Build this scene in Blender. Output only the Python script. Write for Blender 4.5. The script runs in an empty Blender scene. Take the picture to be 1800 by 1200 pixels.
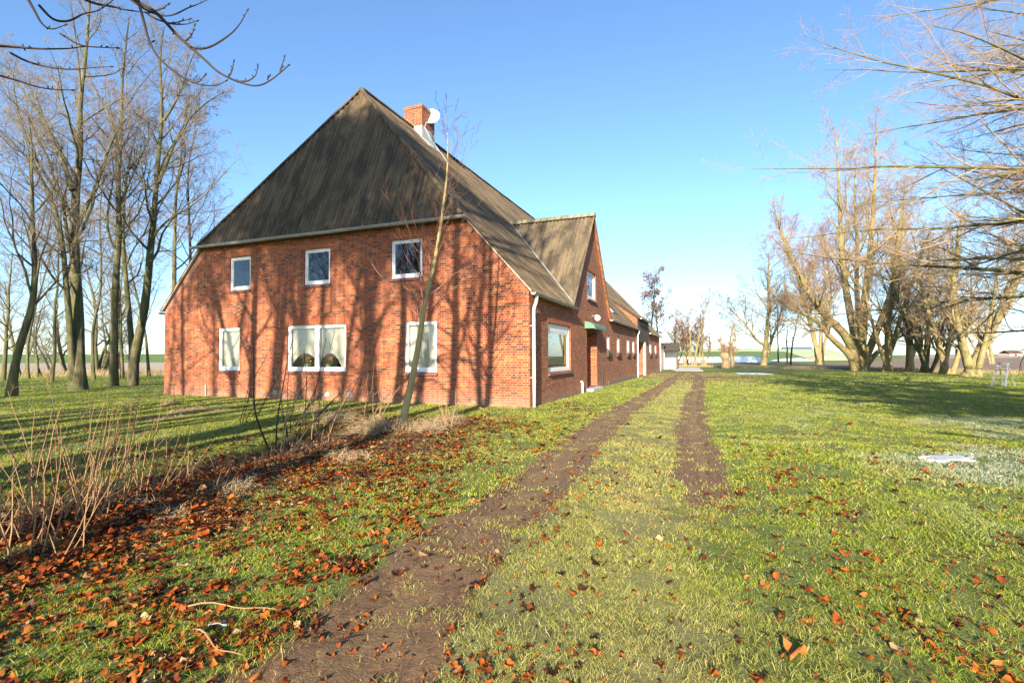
import bpy, math, random
import numpy as np
from mathutils import Matrix, Vector
PI = math.pi
rng = np.random.default_rng(7)
random.seed(5)
sc = bpy.context.scene
COL = sc.collection

# ------------------------------------------------------------------ camera numbers (solved from the photograph)
FPX, PITCH, ROLL, H = 888.54, math.radians(1.697), math.radians(.247), 1.5
ANG = math.radians(21.8)
CORNER = np.array([.5193, 15.0335, 0.])          # right front corner of the house
dF = np.array([-math.cos(ANG), math.sin(ANG), 0.]); dR = np.array([math.sin(ANG), math.cos(ANG), 0.])
SUN_HEAD, SUN_EL = math.radians(13.2), math.radians(17.5)
SD = np.array([math.sin(SUN_HEAD), math.cos(SUN_HEAD)])   # ground heading of the light

def ray(px, py):
    xr, yr = px - 900, 600 - py
    c, s = math.cos(ROLL), math.sin(ROLL)
    d = np.array([(c*xr + s*yr)/FPX, 1., (-s*xr + c*yr)/FPX])
    cp, sp = math.cos(PITCH), math.sin(PITCH)
    return np.array([d[0], cp*d[1] - sp*d[2], sp*d[1] + cp*d[2]])
def at(px, py, Y):
    d = ray(px, py); return np.array([0, 0, H]) + d*Y/d[1]
def gpt(px, py):
    d = ray(px, py); p = np.array([0, 0, H]) - d*H/d[2]; return p
def house_uv(x, y):
    "house coordinates (u leftwards along the front, v back along the side)"
    return (x - CORNER[0])*dF[0] + (y - CORNER[1])*dF[1], (x - CORNER[0])*dR[0] + (y - CORNER[1])*dR[1]

# ------------------------------------------------------------------ objects
def tag(o, label=None, cat=None, group=None, kind=None):
    if label: o['label'] = label
    if cat: o['category'] = cat
    if group: o['group'] = group
    if kind: o['kind'] = kind
    return o
def empty(name, loc=(0, 0, 0), rz=0., label=None, cat=None, group=None):
    o = bpy.data.objects.new(name, None); COL.objects.link(o)
    o.empty_display_size = .3
    o.location = [float(c) for c in loc]; o.rotation_euler = (0, 0, rz)
    return tag(o, label, cat, group)
def link(name, me, mat=None, parent=None, smooth=False):
    o = bpy.data.objects.new(name, me); COL.objects.link(o)
    if mat is not None: me.materials.append(mat)
    if parent is not None: o.parent = parent
    if smooth: me.polygons.foreach_set('use_smooth', np.ones(len(me.polygons), bool))
    return o
def np_mesh(name, V, F, uv=None, attrs=None):
    V = np.ascontiguousarray(V, np.float32).reshape(-1, 3); F = np.ascontiguousarray(F, np.int32)
    n, k = F.shape
    me = bpy.data.meshes.new(name)
    me.vertices.add(len(V)); me.vertices.foreach_set('co', V.ravel())
    me.loops.add(n*k); me.loops.foreach_set('vertex_index', F.ravel())
    me.polygons.add(n); me.polygons.foreach_set('loop_start', np.arange(0, n*k, k, dtype=np.int32))
    try: me.polygons.foreach_set('loop_total', np.full(n, k, np.int32))
    except Exception: pass
    if uv is not None:
        l = me.uv_layers.new(name='UVMap'); l.data.foreach_set('uv', np.ascontiguousarray(uv[F.ravel()], np.float32).ravel())
    if attrs:
        for a, val in attrs.items():
            t = me.attributes.new(a, 'FLOAT', 'POINT'); t.data.foreach_set('value', np.ascontiguousarray(val, np.float32))
    me.update(calc_edges=True); me.validate()
    return me

class MB:
    "collects faces and links them as ONE mesh object; T maps the working axes onto the thing's own axes"
    def __init__(s, T=None): s.v = []; s.f = []; s.T = T or (lambda p: p); s.flip = False
    def add(s, pts, faces):
        b = len(s.v); s.v += [tuple(s.T(p)) for p in pts]; s.f += [tuple(b + i for i in f) for f in faces]
    def quad(s, *p): s.add(p, [tuple(range(len(p)))])
    def box(s, x0, x1, y0, y1, z0, z1):
        x0, x1 = sorted((x0, x1)); y0, y1 = sorted((y0, y1)); z0, z1 = sorted((z0, z1))
        s.add([(x0,y0,z0),(x1,y0,z0),(x1,y1,z0),(x0,y1,z0),(x0,y0,z1),(x1,y0,z1),(x1,y1,z1),(x0,y1,z1)],
              [(0,3,2,1),(4,5,6,7),(0,1,5,4),(1,2,6,5),(2,3,7,6),(3,0,4,7)])
    def prism(s, poly, d):
        "polygon (list of 3-d points) pushed along d"
        n = len(poly); d = np.array(d); P = [np.array(p, float) for p in poly]
        s.add([tuple(p) for p in P] + [tuple(p + d) for p in P],
              [tuple(range(n))[::-1], tuple(range(n, 2*n))] + [(i, (i+1) % n, n + (i+1) % n, n + i) for i in range(n)])
    def tube(s, path, r, n=10, cap=True):
        P = np.array(path, float); k = len(P); rr = np.broadcast_to(np.array(r, float), (k,))
        t = np.gradient(P, axis=0) if k > 2 else np.repeat([P[1]-P[0]], 2, 0)
        t /= np.linalg.norm(t, axis=1)[:, None] + 1e-12
        ref = np.array([0, 0, 1.]) if abs(t[:, 2]).mean() < .7 else np.array([1., 0, 0])
        e1 = np.cross(t, ref); e1 /= np.linalg.norm(e1, axis=1)[:, None] + 1e-12; e2 = np.cross(t, e1)
        a = np.arange(n)*2*PI/n
        V = P[:, None] + rr[:, None, None]*(np.cos(a)[None, :, None]*e1[:, None] + np.sin(a)[None, :, None]*e2[:, None])
        F = [(i*n + j, i*n + (j+1) % n, (i+1)*n + (j+1) % n, (i+1)*n + j) for i in range(k-1) for j in range(n)]
        if cap: F += [tuple(range(n))[::-1], tuple((k-1)*n + j for j in range(n))]
        s.add([tuple(p) for p in V.reshape(-1, 3)], F)
    def build(s, name, mat, parent=None, smooth=False, uv='box', recalc=True):
        me = bpy.data.meshes.new(name); me.from_pydata(s.v, [], s.f); me.validate()
        if recalc:
            import bmesh
            bm = bmesh.new(); bm.from_mesh(me); bmesh.ops.recalc_face_normals(bm, faces=bm.faces); bm.to_mesh(me); bm.free()
        if uv == 'box':
            l = me.uv_layers.new(name='UVMap')
            for p in me.polygons:
                nx, ny, nz = (abs(c) for c in p.normal)
                for li in p.loop_indices:
                    c = me.vertices[me.loops[li].vertex_index].co
                    l.data[li].uv = (c.x, c.y) if nz >= max(nx, ny) else ((c.x, c.z) if ny >= nx else (c.y, c.z))
        me.update()
        return link(name, me, mat, parent, smooth)

# ------------------------------------------------------------------ noise
def vnoise(x, y, seed=0):
    xi = np.floor(x).astype(np.int64); yi = np.floor(y).astype(np.int64); xf = x - xi; yf = y - yi
    def h(a, b):
        n = (a*374761393 + b*668265263 + seed*1442695041) & 0x7fffffff
        n = ((n ^ (n >> 13))*1274126177) & 0x7fffffff
        return ((n ^ (n >> 16)) & 0xffff)/65535.
    u = xf*xf*(3-2*xf); v = yf*yf*(3-2*yf)
    return (h(xi,yi)*(1-u)+h(xi+1,yi)*u)*(1-v) + (h(xi,yi+1)*(1-u)+h(xi+1,yi+1)*u)*v
def fbm(x, y, seed=0, o=4):
    s = 0; a = .5; t = 0
    for i in range(o):
        s = s + a*vnoise(x*2**i, y*2**i, seed + i*17); t += a; a *= .5
    return s/t
def sstep(a, b, x):
    t = np.clip((x-a)/(b-a), 0, 1); return t*t*(3-2*t)

# ------------------------------------------------------------------ the lie of the land
RUT_L = np.array([(-3.6,-4),(-2.2,0),(-1.25,1.6),(-.86,2.4),(-.55,3.63),(.24,6.02),(1.85,10.8),(4.7,18.1),(7.6,25.6),(11.2,35.),(14.5,43)])
RUT_R = np.array([(-1.6,-4),(-.2,0),(.55,1.6),(.85,2.4),(1.3,3.62),(2.2,5.8),(4.1,11.6),(6.45,18.),(8.8,24.),(12.2,33),(15.5,43)])
DITCH = np.array([(-9.,1.),(-6.5,3.4),(-5.3,5.2),(-4.75,6.9),(-4.05,8.8),(-3.5,10.4),(-3.3,11.6)])
def dline(x, y, L):
    d = np.full(np.shape(x), 1e9)
    for (ax, ay), (bx, by) in zip(L[:-1], L[1:]):
        vx, vy = bx-ax, by-ay
        t = np.clip(((x-ax)*vx + (y-ay)*vy)/(vx*vx+vy*vy), 0, 1)
        d = np.minimum(d, np.hypot(x-ax-t*vx, y-ay-t*vy))
    return d
def masks(x, y):
    n = fbm(x*1.1, y*1.1, 3) - .5
    n2 = fbm(x*4, y*4, 9, 3) - .5
    dl = dline(x, y, RUT_L) + n*.28 + n2*.22; dr = dline(x, y, RUT_R) + n*.3 + n2*.25
    near = sstep(6.2, 4.2, y)                       # the right rut is overgrown close by
    mud = np.maximum(sstep(.55, .24, dl), sstep(.46, .2, dr)*(1-.8*near))
    yard = sstep(6., 2., np.hypot((x-12.6)*.8, (y-39)*.42) + n*4)*.75
    mud = np.maximum(mud, yard)
    dd = dline(x, y, DITCH)
    side = x - np.interp(y, DITCH[:, 1], DITCH[:, 0])
    litter = sstep(3.3, .6, np.abs(side - 1.1) + n*1.8)*sstep(13.6, 11.4, y)*sstep(-1, 2, y)
    worn = sstep(1.35, .5, np.abs(dline(x, y, (RUT_L+RUT_R)/2) + n*.8))*.9    # pale trodden strip between the ruts
    frost = sstep(.45, .6, fbm(x*.75+3, y*.6, 31))*sstep(2.2, 4.5, x - .28*y)*sstep(15, 9, y)
    return mud, litter, dd, worn, frost
def gz(x, y):
    x = np.asarray(x, float); y = np.asarray(y, float)
    dd = dline(x, y, DITCH)
    z = -.42*np.exp(-(dd/.62)**2)*sstep(11.8, 9.8, y)
    z = z - .05*np.exp(-(dline(x, y, RUT_L)/.3)**2) - .045*np.exp(-(dline(x, y, RUT_R)/.3)**2)
    r = np.hypot(x, y)
    z = z + (fbm(x*.5, y*.5, 5)-.5)*.1*sstep(60, 20, r) + (fbm(x*2.6, y*2.6, 6, 3)-.5)*.05*sstep(25, 10, r)
    z = z + .1*np.exp(-((x+2.3)**2+(y-10.4)**2)/1.2)
    u, v = house_uv(x, y)
    inside = sstep(-1.2, -.2, u)*sstep(17.4, 16.4, u)*sstep(-1.2, -.2, v)
    return z*(1-inside) - .02*inside
def G(x, y): return float(gz(np.array([x]), np.array([y]))[0])

# ------------------------------------------------------------------ materials
class Nodes:
    def __init__(s, name):
        s.m = bpy.data.materials.new(name); s.m.use_nodes = True; s.t = s.m.node_tree
        s.b = s.t.nodes['Principled BSDF']; s.out = s.t.nodes['Material Output']
    def n(s, typ, ins=None, **kw):
        nd = s.t.nodes.new(typ)
        for k, v in kw.items(): setattr(nd, k, v)
        for k, v in (ins or {}).items(): s.put(nd.inputs[k], v)
        return nd
    def put(s, sock, v):
        if isinstance(v, bpy.types.NodeSocket): s.t.links.new(v, sock)
        elif isinstance(v, bpy.types.Node): s.t.links.new(v.outputs[0], sock)
        else:
            if hasattr(sock.default_value, '__len__') and len(sock.default_value) == 4 and len(v) == 3: v = (*v, 1)
            sock.default_value = v
    def math(s, op, a, b=0., c=None, clamp=False):
        nd = s.n('ShaderNodeMath', {0: a, 1: b}, operation=op, use_clamp=clamp)
        if c is not None: s.put(nd.inputs[2], c)
        return nd.outputs[0]
    def mix(s, f, a, b, bt='MIX'):
        nd = s.n('ShaderNodeMix', data_type='RGBA', blend_type=bt)
        s.put(nd.inputs[0], f); s.put(nd.inputs[6], a); s.put(nd.inputs[7], b); return nd.outputs[2]
    def ramp(s, f, stops, interp='LINEAR'):
        nd = s.n('ShaderNodeValToRGB', {0: f}); cr = nd.color_ramp; cr.interpolation = interp
        while len(cr.elements) < len(stops): cr.elements.new(.5)
        for e, (p, c) in zip(cr.elements, stops):
            e.position = p; e.color = (*c, 1) if hasattr(c, '__len__') else (c, c, c, 1)
        return nd.outputs[0]
    def noise(s, vec, scale, detail=3., rough=.55, dist=0., dim='3D'):
        nd = s.n('ShaderNodeTexNoise', {'Scale': scale, 'Detail': detail, 'Roughness': rough, 'Distortion': dist}, noise_dimensions=dim)
        if vec is not None: s.put(nd.inputs['Vector'], vec)
        return nd.outputs[0]
    def vmap(s, vec, scale=(1,1,1), loc=(0,0,0)):
        return s.n('ShaderNodeMapping', {'Vector': vec, 'Scale': scale, 'Location': loc}).outputs[0]
    def obj(s): return s.n('ShaderNodeTexCoord').outputs['Object']
    def pos(s): return s.n('ShaderNodeNewGeometry').outputs['Position']
    def uv(s): return s.n('ShaderNodeUVMap', uv_map='UVMap').outputs[0]
    def attr(s, a): return s.n('ShaderNodeAttribute', attribute_name=a).outputs['Fac']
    def bump(s, h, strength=.4, dist=.01):
        nd = s.n('ShaderNodeBump', {'Height': h, 'Strength': strength, 'Distance': dist}); s.put(s.b.inputs['Normal'], nd.outputs[0])
    def set(s, **kw):
        for k, v in kw.items(): s.put(s.b.inputs[k.replace('_', ' ')], v)
        return s.m

def simple(name, col, rough=.6, var=.12, scale=6., metal=0., bump=.0):
    N = Nodes(name); n = N.noise(N.obj(), scale, 5)
    c = N.mix(n, tuple(x*(1-var*1.6) for x in col), tuple(min(1, x*(1+var*1.6)) for x in col))
    if bump: N.bump(N.noise(N.obj(), scale*6, 4), bump, .01)
    return N.set(Base_Color=c, Roughness=rough, Metallic=metal)

def brick(name, soldier=False, tint=1., angle=0.):
    N = Nodes(name); uv = N.uv()
    if angle: uv = N.n('ShaderNodeMapping', {'Vector': uv, 'Rotation': (0, 0, angle)}).outputs[0]
    wob = N.noise(uv, 9., 2)
    sx = N.n('ShaderNodeSeparateXYZ', {0: uv})
    wv = N.math('MULTIPLY', N.math('SUBTRACT', wob, .5), .006)
    u = N.math('ADD', sx.outputs[0], N.math('ADD', wv, 100.)); v = N.math('ADD', sx.outputs[1], N.math('ADD', wv, 50.))
    if soldier:
        h, p = .5, .077
    else: h, p = .077, .375
    rv = N.math('DIVIDE', v, h); row = N.math('FLOOR', rv); fv = N.math('MULTIPLY', N.math('FRACT', rv), h)
    odd = N.math('MODULO', row, 2.)
    s_ = N.math('ADD', N.math('DIVIDE', u, p), N.math('MULTIPLY', odd, .5)); c_ = N.math('FLOOR', s_); f = N.math('MULTIPLY', N.math('FRACT', s_), p)
    if soldier: hd = 0.; ln = p; f2 = f
    else:
        hd = N.math('GREATER_THAN', f, .25)
        f2 = N.math('SUBTRACT', f, N.math('MULTIPLY', hd, .25)); ln = N.math('SUBTRACT', .25, N.math('MULTIPLY', hd, .125))
    du = N.math('MINIMUM', f2, N.math('SUBTRACT', ln, f2)); dv = N.math('MINIMUM', fv, N.math('SUBTRACT', h, fv))
    d = N.math('ADD', N.math('MINIMUM', du, dv), N.math('MULTIPLY', N.math('SUBTRACT', N.noise(uv, 60., 2), .5), .004))
    body = N.n('ShaderNodeMapRange', {0: d, 1: .0042, 2: .0068, 3: 0., 4: 1.}, interpolation_type='SMOOTHSTEP').outputs[0]
    cid = N.n('ShaderNodeCombineXYZ', {0: N.math('ADD', N.math('MULTIPLY', c_, 2.), hd), 1: row})
    wn = N.n('ShaderNodeTexWhiteNoise', {'Vector': cid.outputs[0]}, noise_dimensions='2D').outputs[0]
    R = [(0., (.3,.058,.014)), (.5, (.42,.085,.018)), (1., (.5,.12,.025))] if soldier else [(0., (.045,.02,.018)), (.08, (.085,.026,.018)), (.16, (.15,.027,.012)), (.32, (.25,.04,.012)), (.58, (.35,.059,.012)), (.82, (.41,.083,.017)), (.96, (.44,.14,.035))]
    col = N.ramp(wn, [(p_, tuple(x*tint for x in c)) for p_, c in R])
    col = N.mix(N.math('MULTIPLY', N.noise(uv, 45., 5), .5), col, (.24,.07,.035))
    mort = N.mix(N.noise(uv, 20., 4), (.33,.22,.125), (.5,.36,.22))
    c = N.mix(body, mort, col)
    # weathering: grimy foot of the wall and faint large stains
    st = N.noise(uv, .55, 5, .6)
    c = N.mix(N.math('MULTIPLY', N.ramp(st, [(.42, 0.), (.72, 1.)]), .45), c, (.13,.055,.035))
    foot = N.n('ShaderNodeMapRange', {0: sx.outputs[1], 1: .45, 2: 0., 3: 0., 4: 1.}).outputs[0]
    c = N.mix(N.math('MULTIPLY', foot, N.math('MULTIPLY', N.noise(uv, 2.5, 5), .55)), c, (.33,.27,.21))
    N.bump(N.math('ADD', body, N.math('MULTIPLY', N.noise(uv, 90., 3), .35)), .7, .006)
    return N.set(Base_Color=c, Roughness=.86)

def roof_mat(name, a=(.026,.018,.011), b=(.215,.148,.078)):
    N = Nodes(name); uv = N.uv()
    st = N.noise(N.vmap(uv, (5.6, .3, 1)), 1., 6, .75)
    bl = N.noise(uv, .7, 5, .6)
    c = N.mix(N.ramp(st, [(.3, 0.), (.7, 1.)]), a, b)
    c = N.mix(N.math('MULTIPLY', N.ramp(N.noise(N.vmap(uv, (1.5, .6, 1)), 1., 6, .65), [(.47, 0.), (.58, 1.)]), .72), c, (.034,.026,.018))  # lichen mottles, deepened in colour to paint in blotches of tree shadow
    sx = N.n('ShaderNodeSeparateXYZ', {0: uv})
    sheet = N.n('ShaderNodeCombineXYZ', {0: N.math('FLOOR', N.math('DIVIDE', sx.outputs[0], .885)), 1: N.math('FLOOR', N.math('DIVIDE', sx.outputs[1], 1.15))})
    wn = N.n('ShaderNodeTexWhiteNoise', {'Vector': sheet.outputs[0]}, noise_dimensions='2D').outputs[0]
    c = N.mix(N.math('MULTIPLY', wn, .14), c, (.2,.16,.105))
    vor = N.n('ShaderNodeTexVoronoi', {'Vector': uv, 'Scale': 5.5}, feature='F1')
    sp = N.math('MULTIPLY', N.math('LESS_THAN', vor.outputs[0], .085), N.math('GREATER_THAN', N.noise(uv, 1.3, 2), .5))
    c = N.mix(N.math('MULTIPLY', sp, .75), c, (.42,.4,.33))
    moss = N.ramp(N.noise(uv, 3.3, 6, .7), [(.56, 0.), (.7, 1.)])
    c = N.mix(N.math('MULTIPLY', moss, .4), c, (.13,.13,.045))
    mot = N.noise(N.vmap(uv, (3., 1.1, 1)), 1., 7, .75); c = N.mix(N.math('MULTIPLY', N.ramp(mot, [(.48, 0.), (.62, 1.)]), .55), c, (.045,.037,.027))
    N.bump(N.noise(uv, 30., 5), .5, .01)
    return N.set(Base_Color=c, Roughness=.93)

def bark(name, c1, c2, c3, scale=1.):
    N = Nodes(name); p = N.pos()
    n1 = N.noise(N.vmap(p, (7*scale, 7*scale, 1.6*scale)), 1., 6, .65); n2 = N.noise(p, .9*scale, 4)
    c = N.mix(N.ramp(n1, [(.33, 0.), (.62, 1.)]), c1, c2)
    c = N.mix(N.math('MULTIPLY', N.ramp(n2, [(.42, 0.), (.62, 1.)]), .75), c, c3)
    N.bump(n1, .8, .03)
    return N.set(Base_Color=c, Roughness=.92)

def twig(name, c1, c2, c3):
    N = Nodes(name); r = N.n('ShaderNodeNewGeometry').outputs['Random Per Island']
    return N.set(Base_Color=N.ramp(r, [(0., c1), (.5, c2), (1., c3)]), Roughness=.85)

def glass():
    N = Nodes('window_glass'); nt = N.t; nt.nodes.remove(N.b)
    fr = N.n('ShaderNodeLayerWeight', {'Blend': .5}); f = N.math('ADD', N.math('MULTIPLY', N.math('POWER', fr.outputs['Facing'], 4.), .9), .055, clamp=True)
    bp = N.n('ShaderNodeBump', {'Height': N.noise(N.obj(), .9, 1), 'Strength': .1, 'Distance': .02})
    g = N.n('ShaderNodeBsdfGlossy', {'Color': (.95,.97,1.), 'Roughness': .01}); pass
    t = N.n('ShaderNodeBsdfTransparent', {'Color': (.93,.94,.92)})
    m = N.n('ShaderNodeMixShader', {0: f, 1: t.outputs[0], 2: g.outputs[0]})
    nt.links.new(m.outputs[0], N.out.inputs[0]); return N.m

def island_ramp(name, stops, rough=.7, trans=0., objrand=False, frost=False):
    N = Nodes(name)
    r = N.n('ShaderNodeObjectInfo').outputs['Random'] if objrand else N.n('ShaderNodeNewGeometry').outputs['Random Per Island']
    c = N.ramp(r, stops)
    if frost:
        c = N.mix(N.math('MULTIPLY', N.attr('frost'), .68), c, (.5,.56,.58))
        c = N.mix(N.math('MULTIPLY', N.attr('dry'), .75), c, N.ramp(r, [(0., (.3,.24,.06)), (.5, (.47,.39,.12)), (1., (.62,.54,.26))]))
    N.set(Base_Color=c, Roughness=rough, Specular_IOR_Level=.2)
    if trans:
        tr = N.n('ShaderNodeBsdfTranslucent', {'Color': c}); m = N.n('ShaderNodeMixShader', {0: trans, 1: N.b.outputs[0], 2: tr.outputs[0]})
        N.t.links.new(m.outputs[0], N.out.inputs[0])
    return N.m

M = {}
M['brick'] = brick('red_brick'); M['soldier'] = brick('soldier_brick', True); M['brick_slant'] = brick('slanted_brick', False, 1.1, math.radians(-42.5)); M['brick_slant_b'] = brick('slanted_brick_mirrored', False, 1.1, math.radians(42.5))
M['roof'] = roof_mat('corrugated_fibre_cement'); M['roof_light'] = roof_mat('lighter_corrugated_fibre_cement', (.065,.046,.027), (.24,.18,.105))
M['zinc'] = simple('weathered_zinc', (.36,.37,.34), .5, .22, 5., .35); M['pale_pipe'] = simple('pale_painted_pipe', (.6,.58,.5), .5, .1, 4.)
M['white'] = simple('white_window_plastic', (.8,.8,.79), .35, .03, 3.); M['sill'] = simple('brown_sill_tile', (.16,.07,.05), .4, .2, 8.)
M['glass'] = glass(); M['curtain'] = simple('cream_net_curtain', (.52,.5,.43), .8, .06, 9.); M['grey_curtain'] = simple('grey_roller_blind', (.4,.42,.4), .8, .05, 4.)
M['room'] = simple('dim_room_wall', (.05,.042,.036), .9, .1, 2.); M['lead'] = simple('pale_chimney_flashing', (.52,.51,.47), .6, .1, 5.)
M['moss_tile'] = bark('mossy_ridge_tile', (.17,.15,.11), (.26,.24,.19), (.16,.17,.05), 2.5); M['strip'] = simple('valley_metal', (.3,.3,.29), .5, .15, 6., .2)
M['door'] = simple('weathered_door_wood', (.2,.15,.11), .7, .25, 5.); M['green'] = simple('faded_green_canopy', (.075,.17,.11), .55, .25, 5.)
M['dark_wood'] = simple('dark_timber', (.06,.045,.035), .8, .25, 5.); M['plaster'] = simple('cream_plaster', (.58,.48,.32), .85, .12, 2., 0, .3)
M['gate'] = simple('pale_blue_gate', (.55,.63,.68), .6, .1, 4.); M['concrete'] = simple('pale_concrete', (.5,.47,.42), .85, .15, 3., 0, .3)
M['verge'] = simple('pale_verge_mortar', (.55,.46,.34), .85, .15, 6.)
M['bark_l'] = bark('olive_bark', (.04,.034,.02), (.175,.15,.075), (.105,.112,.032)); M['bark_r'] = bark('tan_mossy_bark', (.11,.083,.042), (.33,.255,.12), (.22,.2,.065))
M['bark_d'] = bark('dark_bark', (.02,.014,.012), (.05,.036,.03), (.035,.03,.02)); M['bark_y'] = bark('pale_young_bark', (.27,.21,.09), (.42,.34,.16), (.33,.28,.11))
M['twig_l'] = twig('brown_twigs', (.15,.12,.085), (.22,.18,.13), (.22,.15,.11)); M['twig_r'] = twig('golden_twigs', (.28,.2,.1), (.36,.27,.14), (.32,.18,.12))
M['twig_p'] = twig('reddish_twigs', (.14,.05,.04), (.21,.09,.065), (.26,.15,.09)); M['twig_d'] = twig('dark_twigs', (.05,.04,.03), (.1,.08,.05), (.16,.13,.07))
M['straw'] = island_ramp('dry_straw', [(0., (.24,.16,.085)), (.5, (.4,.29,.16)), (1., (.52,.42,.26))], .8)
M['stem'] = island_ramp('dry_plant_stem', [(0., (.14,.07,.035)), (.5, (.28,.16,.08)), (1., (.44,.3,.16))], .7); M['bramble'] = island_ramp('dead_bramble', [(0., (.06,.03,.018)), (.6, (.16,.08,.045)), (1., (.3,.18,.1))], .8)
GR = [(0., (.05,.1,.008)), (.18, (.13,.2,.012)), (.5, (.28,.36,.02)), (.78, (.42,.48,.04)), (.92, (.54,.48,.13)), (1., (.65,.56,.28))]
M['grass'] = island_ramp('lawn_grass_blade', GR, .55, .3, False, True)
LF = [(0., (.03,.012,.008)), (.22, (.1,.025,.009)), (.45, (.23,.05,.009)), (.8, (.37,.095,.013)), (.93, (.38,.15,.04)), (1., (.42,.3,.15))]
M['leaf'] = island_ramp('fallen_leaf_mixed', LF, .6, .15); M['leaf1'] = island_ramp('fallen_leaf_single', LF, .55, .15, True)
M['oakleaf'] = island_ramp('withered_hanging_leaf', [(0., (.12,.06,.035)), (1., (.28,.15,.09))], .8, .2)
M['alu'] = simple('ladder_aluminium', (.62,.63,.64), .35, .06, 8., .7)
M['ice'] = simple('thin_ice', (.5,.54,.57), .25, .3, 9., 0, .5)
M['lamp'] = simple('white_lamp_globe', (.8,.8,.78), .3, .03, 3.)
M['redflower'] = island_ramp('orange_flower', [(0., (.5,.1,.03)), (1., (.6,.25,.1))], .7); M['pot'] = simple('pale_flower_pot', (.5,.5,.45), .5)
M['potleaf'] = island_ramp('pot_plant_leaf', [(0., (.04,.1,.02)), (1., (.1,.2,.04))], .6)

# ================================================================== THE FARMHOUSE
# the house's own axes: x to the right along the front (0 at the right corner), y back along the side wall, z up
HOUSE = empty('farmhouse', CORNER, -ANG, 'large red brick farmhouse with steep grey corrugated roof and hipped gable', 'farmhouse')
W_, L_ = 16.12, 38.5
ZE, SL = 3.58, 1.09                                   # main roof: z = ZE + SL*u
UR = W_/2; ZR = ZE + SL*UR
ZG = 5.93                                             # top of the front wall under the hip gutter
UG = (ZG - ZE)/SL
DC, DH, DS = 8.4, 3.7, 1.17                           # cross gable: centre, half width, slope
DZ = 7.86
SV0, SV1, SZ, SS = 22.45, 28.85, 4.42, .72            # raised shed roof over the gate
holesF = {}
Fm = lambda p: (-p[0], p[2], p[1])                    # (u, z, depth inwards) on the front
def Fmap(p): return (-p[0], p[1], p[2])               # (u, depth, z)
def Rmap(p): return (-p[1], p[0], p[2])               # (v, depth, z) on the right side
def wall(name, mat, T, a0, a1, top, holes, reveal, bottom=-.3, extra=(), brk=()):
    m = MB(T)
    xs = sorted(set([a0, a1, *brk] + [h[0] for h in holes] + [h[1] for h in holes]))
    for x0, x1 in zip(xs[:-1], xs[1:]):
        hs = sorted([h for h in holes if h[0] < x1 - 1e-6 and h[1] > x0 + 1e-6], key=lambda h: h[2])
        z = bottom
        for h in hs:
            if h[2] > z: m.quad((x0, 0, z), (x1, 0, z), (x1, 0, h[2]), (x0, 0, h[2]))
            z = h[3]
        m.quad((x0, 0, z), (x1, 0, z), (x1, 0, top(x1)), (x0, 0, top(x0)))
    for h in holes:
        d = h[4] if len(h) > 4 else reveal
        m.quad((h[0],0,h[2]),(h[0],d,h[2]),(h[0],d,h[3]),(h[0],0,h[3])); m.quad((h[1],0,h[2]),(h[1],d,h[2]),(h[1],d,h[3]),(h[1],0,h[3]))
        m.quad((h[0],0,h[3]),(h[1],0,h[3]),(h[1],d,h[3]),(h[0],d,h[3])); m.quad((h[0],0,h[2]),(h[1],0,h[2]),(h[1],d,h[2]),(h[0],d,h[2]))
    return m.build(name, mat, HOUSE, recalc=False)
# --- windows of the front: u left, u right, z bottom, z top, mullions, curtain
FW = [(11.316,12.43,4.111,5.397,0,None),(7.489,8.685,4.111,5.397,0,None),(3.702,4.929,4.111,5.397,0,None),
      (11.83,13.022,1.005,2.664,0,'half'),(6.771,9.458,1.005,2.664,1,'swag'),(3.157,4.385,1.005,2.664,0,'full')]
front_top = lambda u: min(ZG, ZE - .1 + SL*u, ZE - .1 + SL*(W_ - u))
ub = (ZG - ZE + .1)/SL
wall('front_wall', M['brick'], Fmap, 0, W_, front_top, [(a,b,c,d) for a,b,c,d,_,_ in FW], .13, brk=(ub, W_-ub))
# --- right side wall (with cross gable); holes: lower window, gable window, porch recess, four small windows, gate
RW = [(1.83,4.65,.966,2.614),(7.4,9.2,4.05,5.28)]
SMALL = [(11.62,12.5,1.68,2.6),(14.45,15.5,1.68,2.6),(17.95,19.1,1.68,2.6),(20.4,21.4,1.68,2.6)]
SMALL2 = [(30.1,31.5,1.68,2.6),(34.3,35.6,1.68,2.6)]
DOOR = (7.33,9.3,.14,2.62,.55); GATE = (23.0,26.0,.05,2.5,.5)
def side_top(v):
    if DC-DH <= v <= DC+DH: return max(ZE-.14, DZ - .1 - DS*abs(v-DC))
    if SV0 <= v <= SV1: return SZ - .05
    return ZE - .14
wall('side_wall', M['brick'], Rmap, 0, L_, side_top, RW + SMALL + SMALL2 + [DOOR, GATE], .12,
     brk=(DC-DH, DC-.001, DC, DC+.001, DC+DH, SV0-.001, SV0, SV1, SV1+.001))
m = MB(); m.quad((-W_,0,-.3),(-W_,L_,-.3),(-W_,L_,ZE-.14),(-W_,0,ZE-.14)); m.build('far_side_wall', M['brick'], HOUSE, recalc=False)
m = MB(); m.quad((-W_,L_,-.3),(0,L_,-.3),(0,L_,ZE-.14),(-UR,L_,ZR-.2),(-W_,L_,ZE-.14)); m.build('rear_wall', M['brick'], HOUSE, recalc=False)
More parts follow.
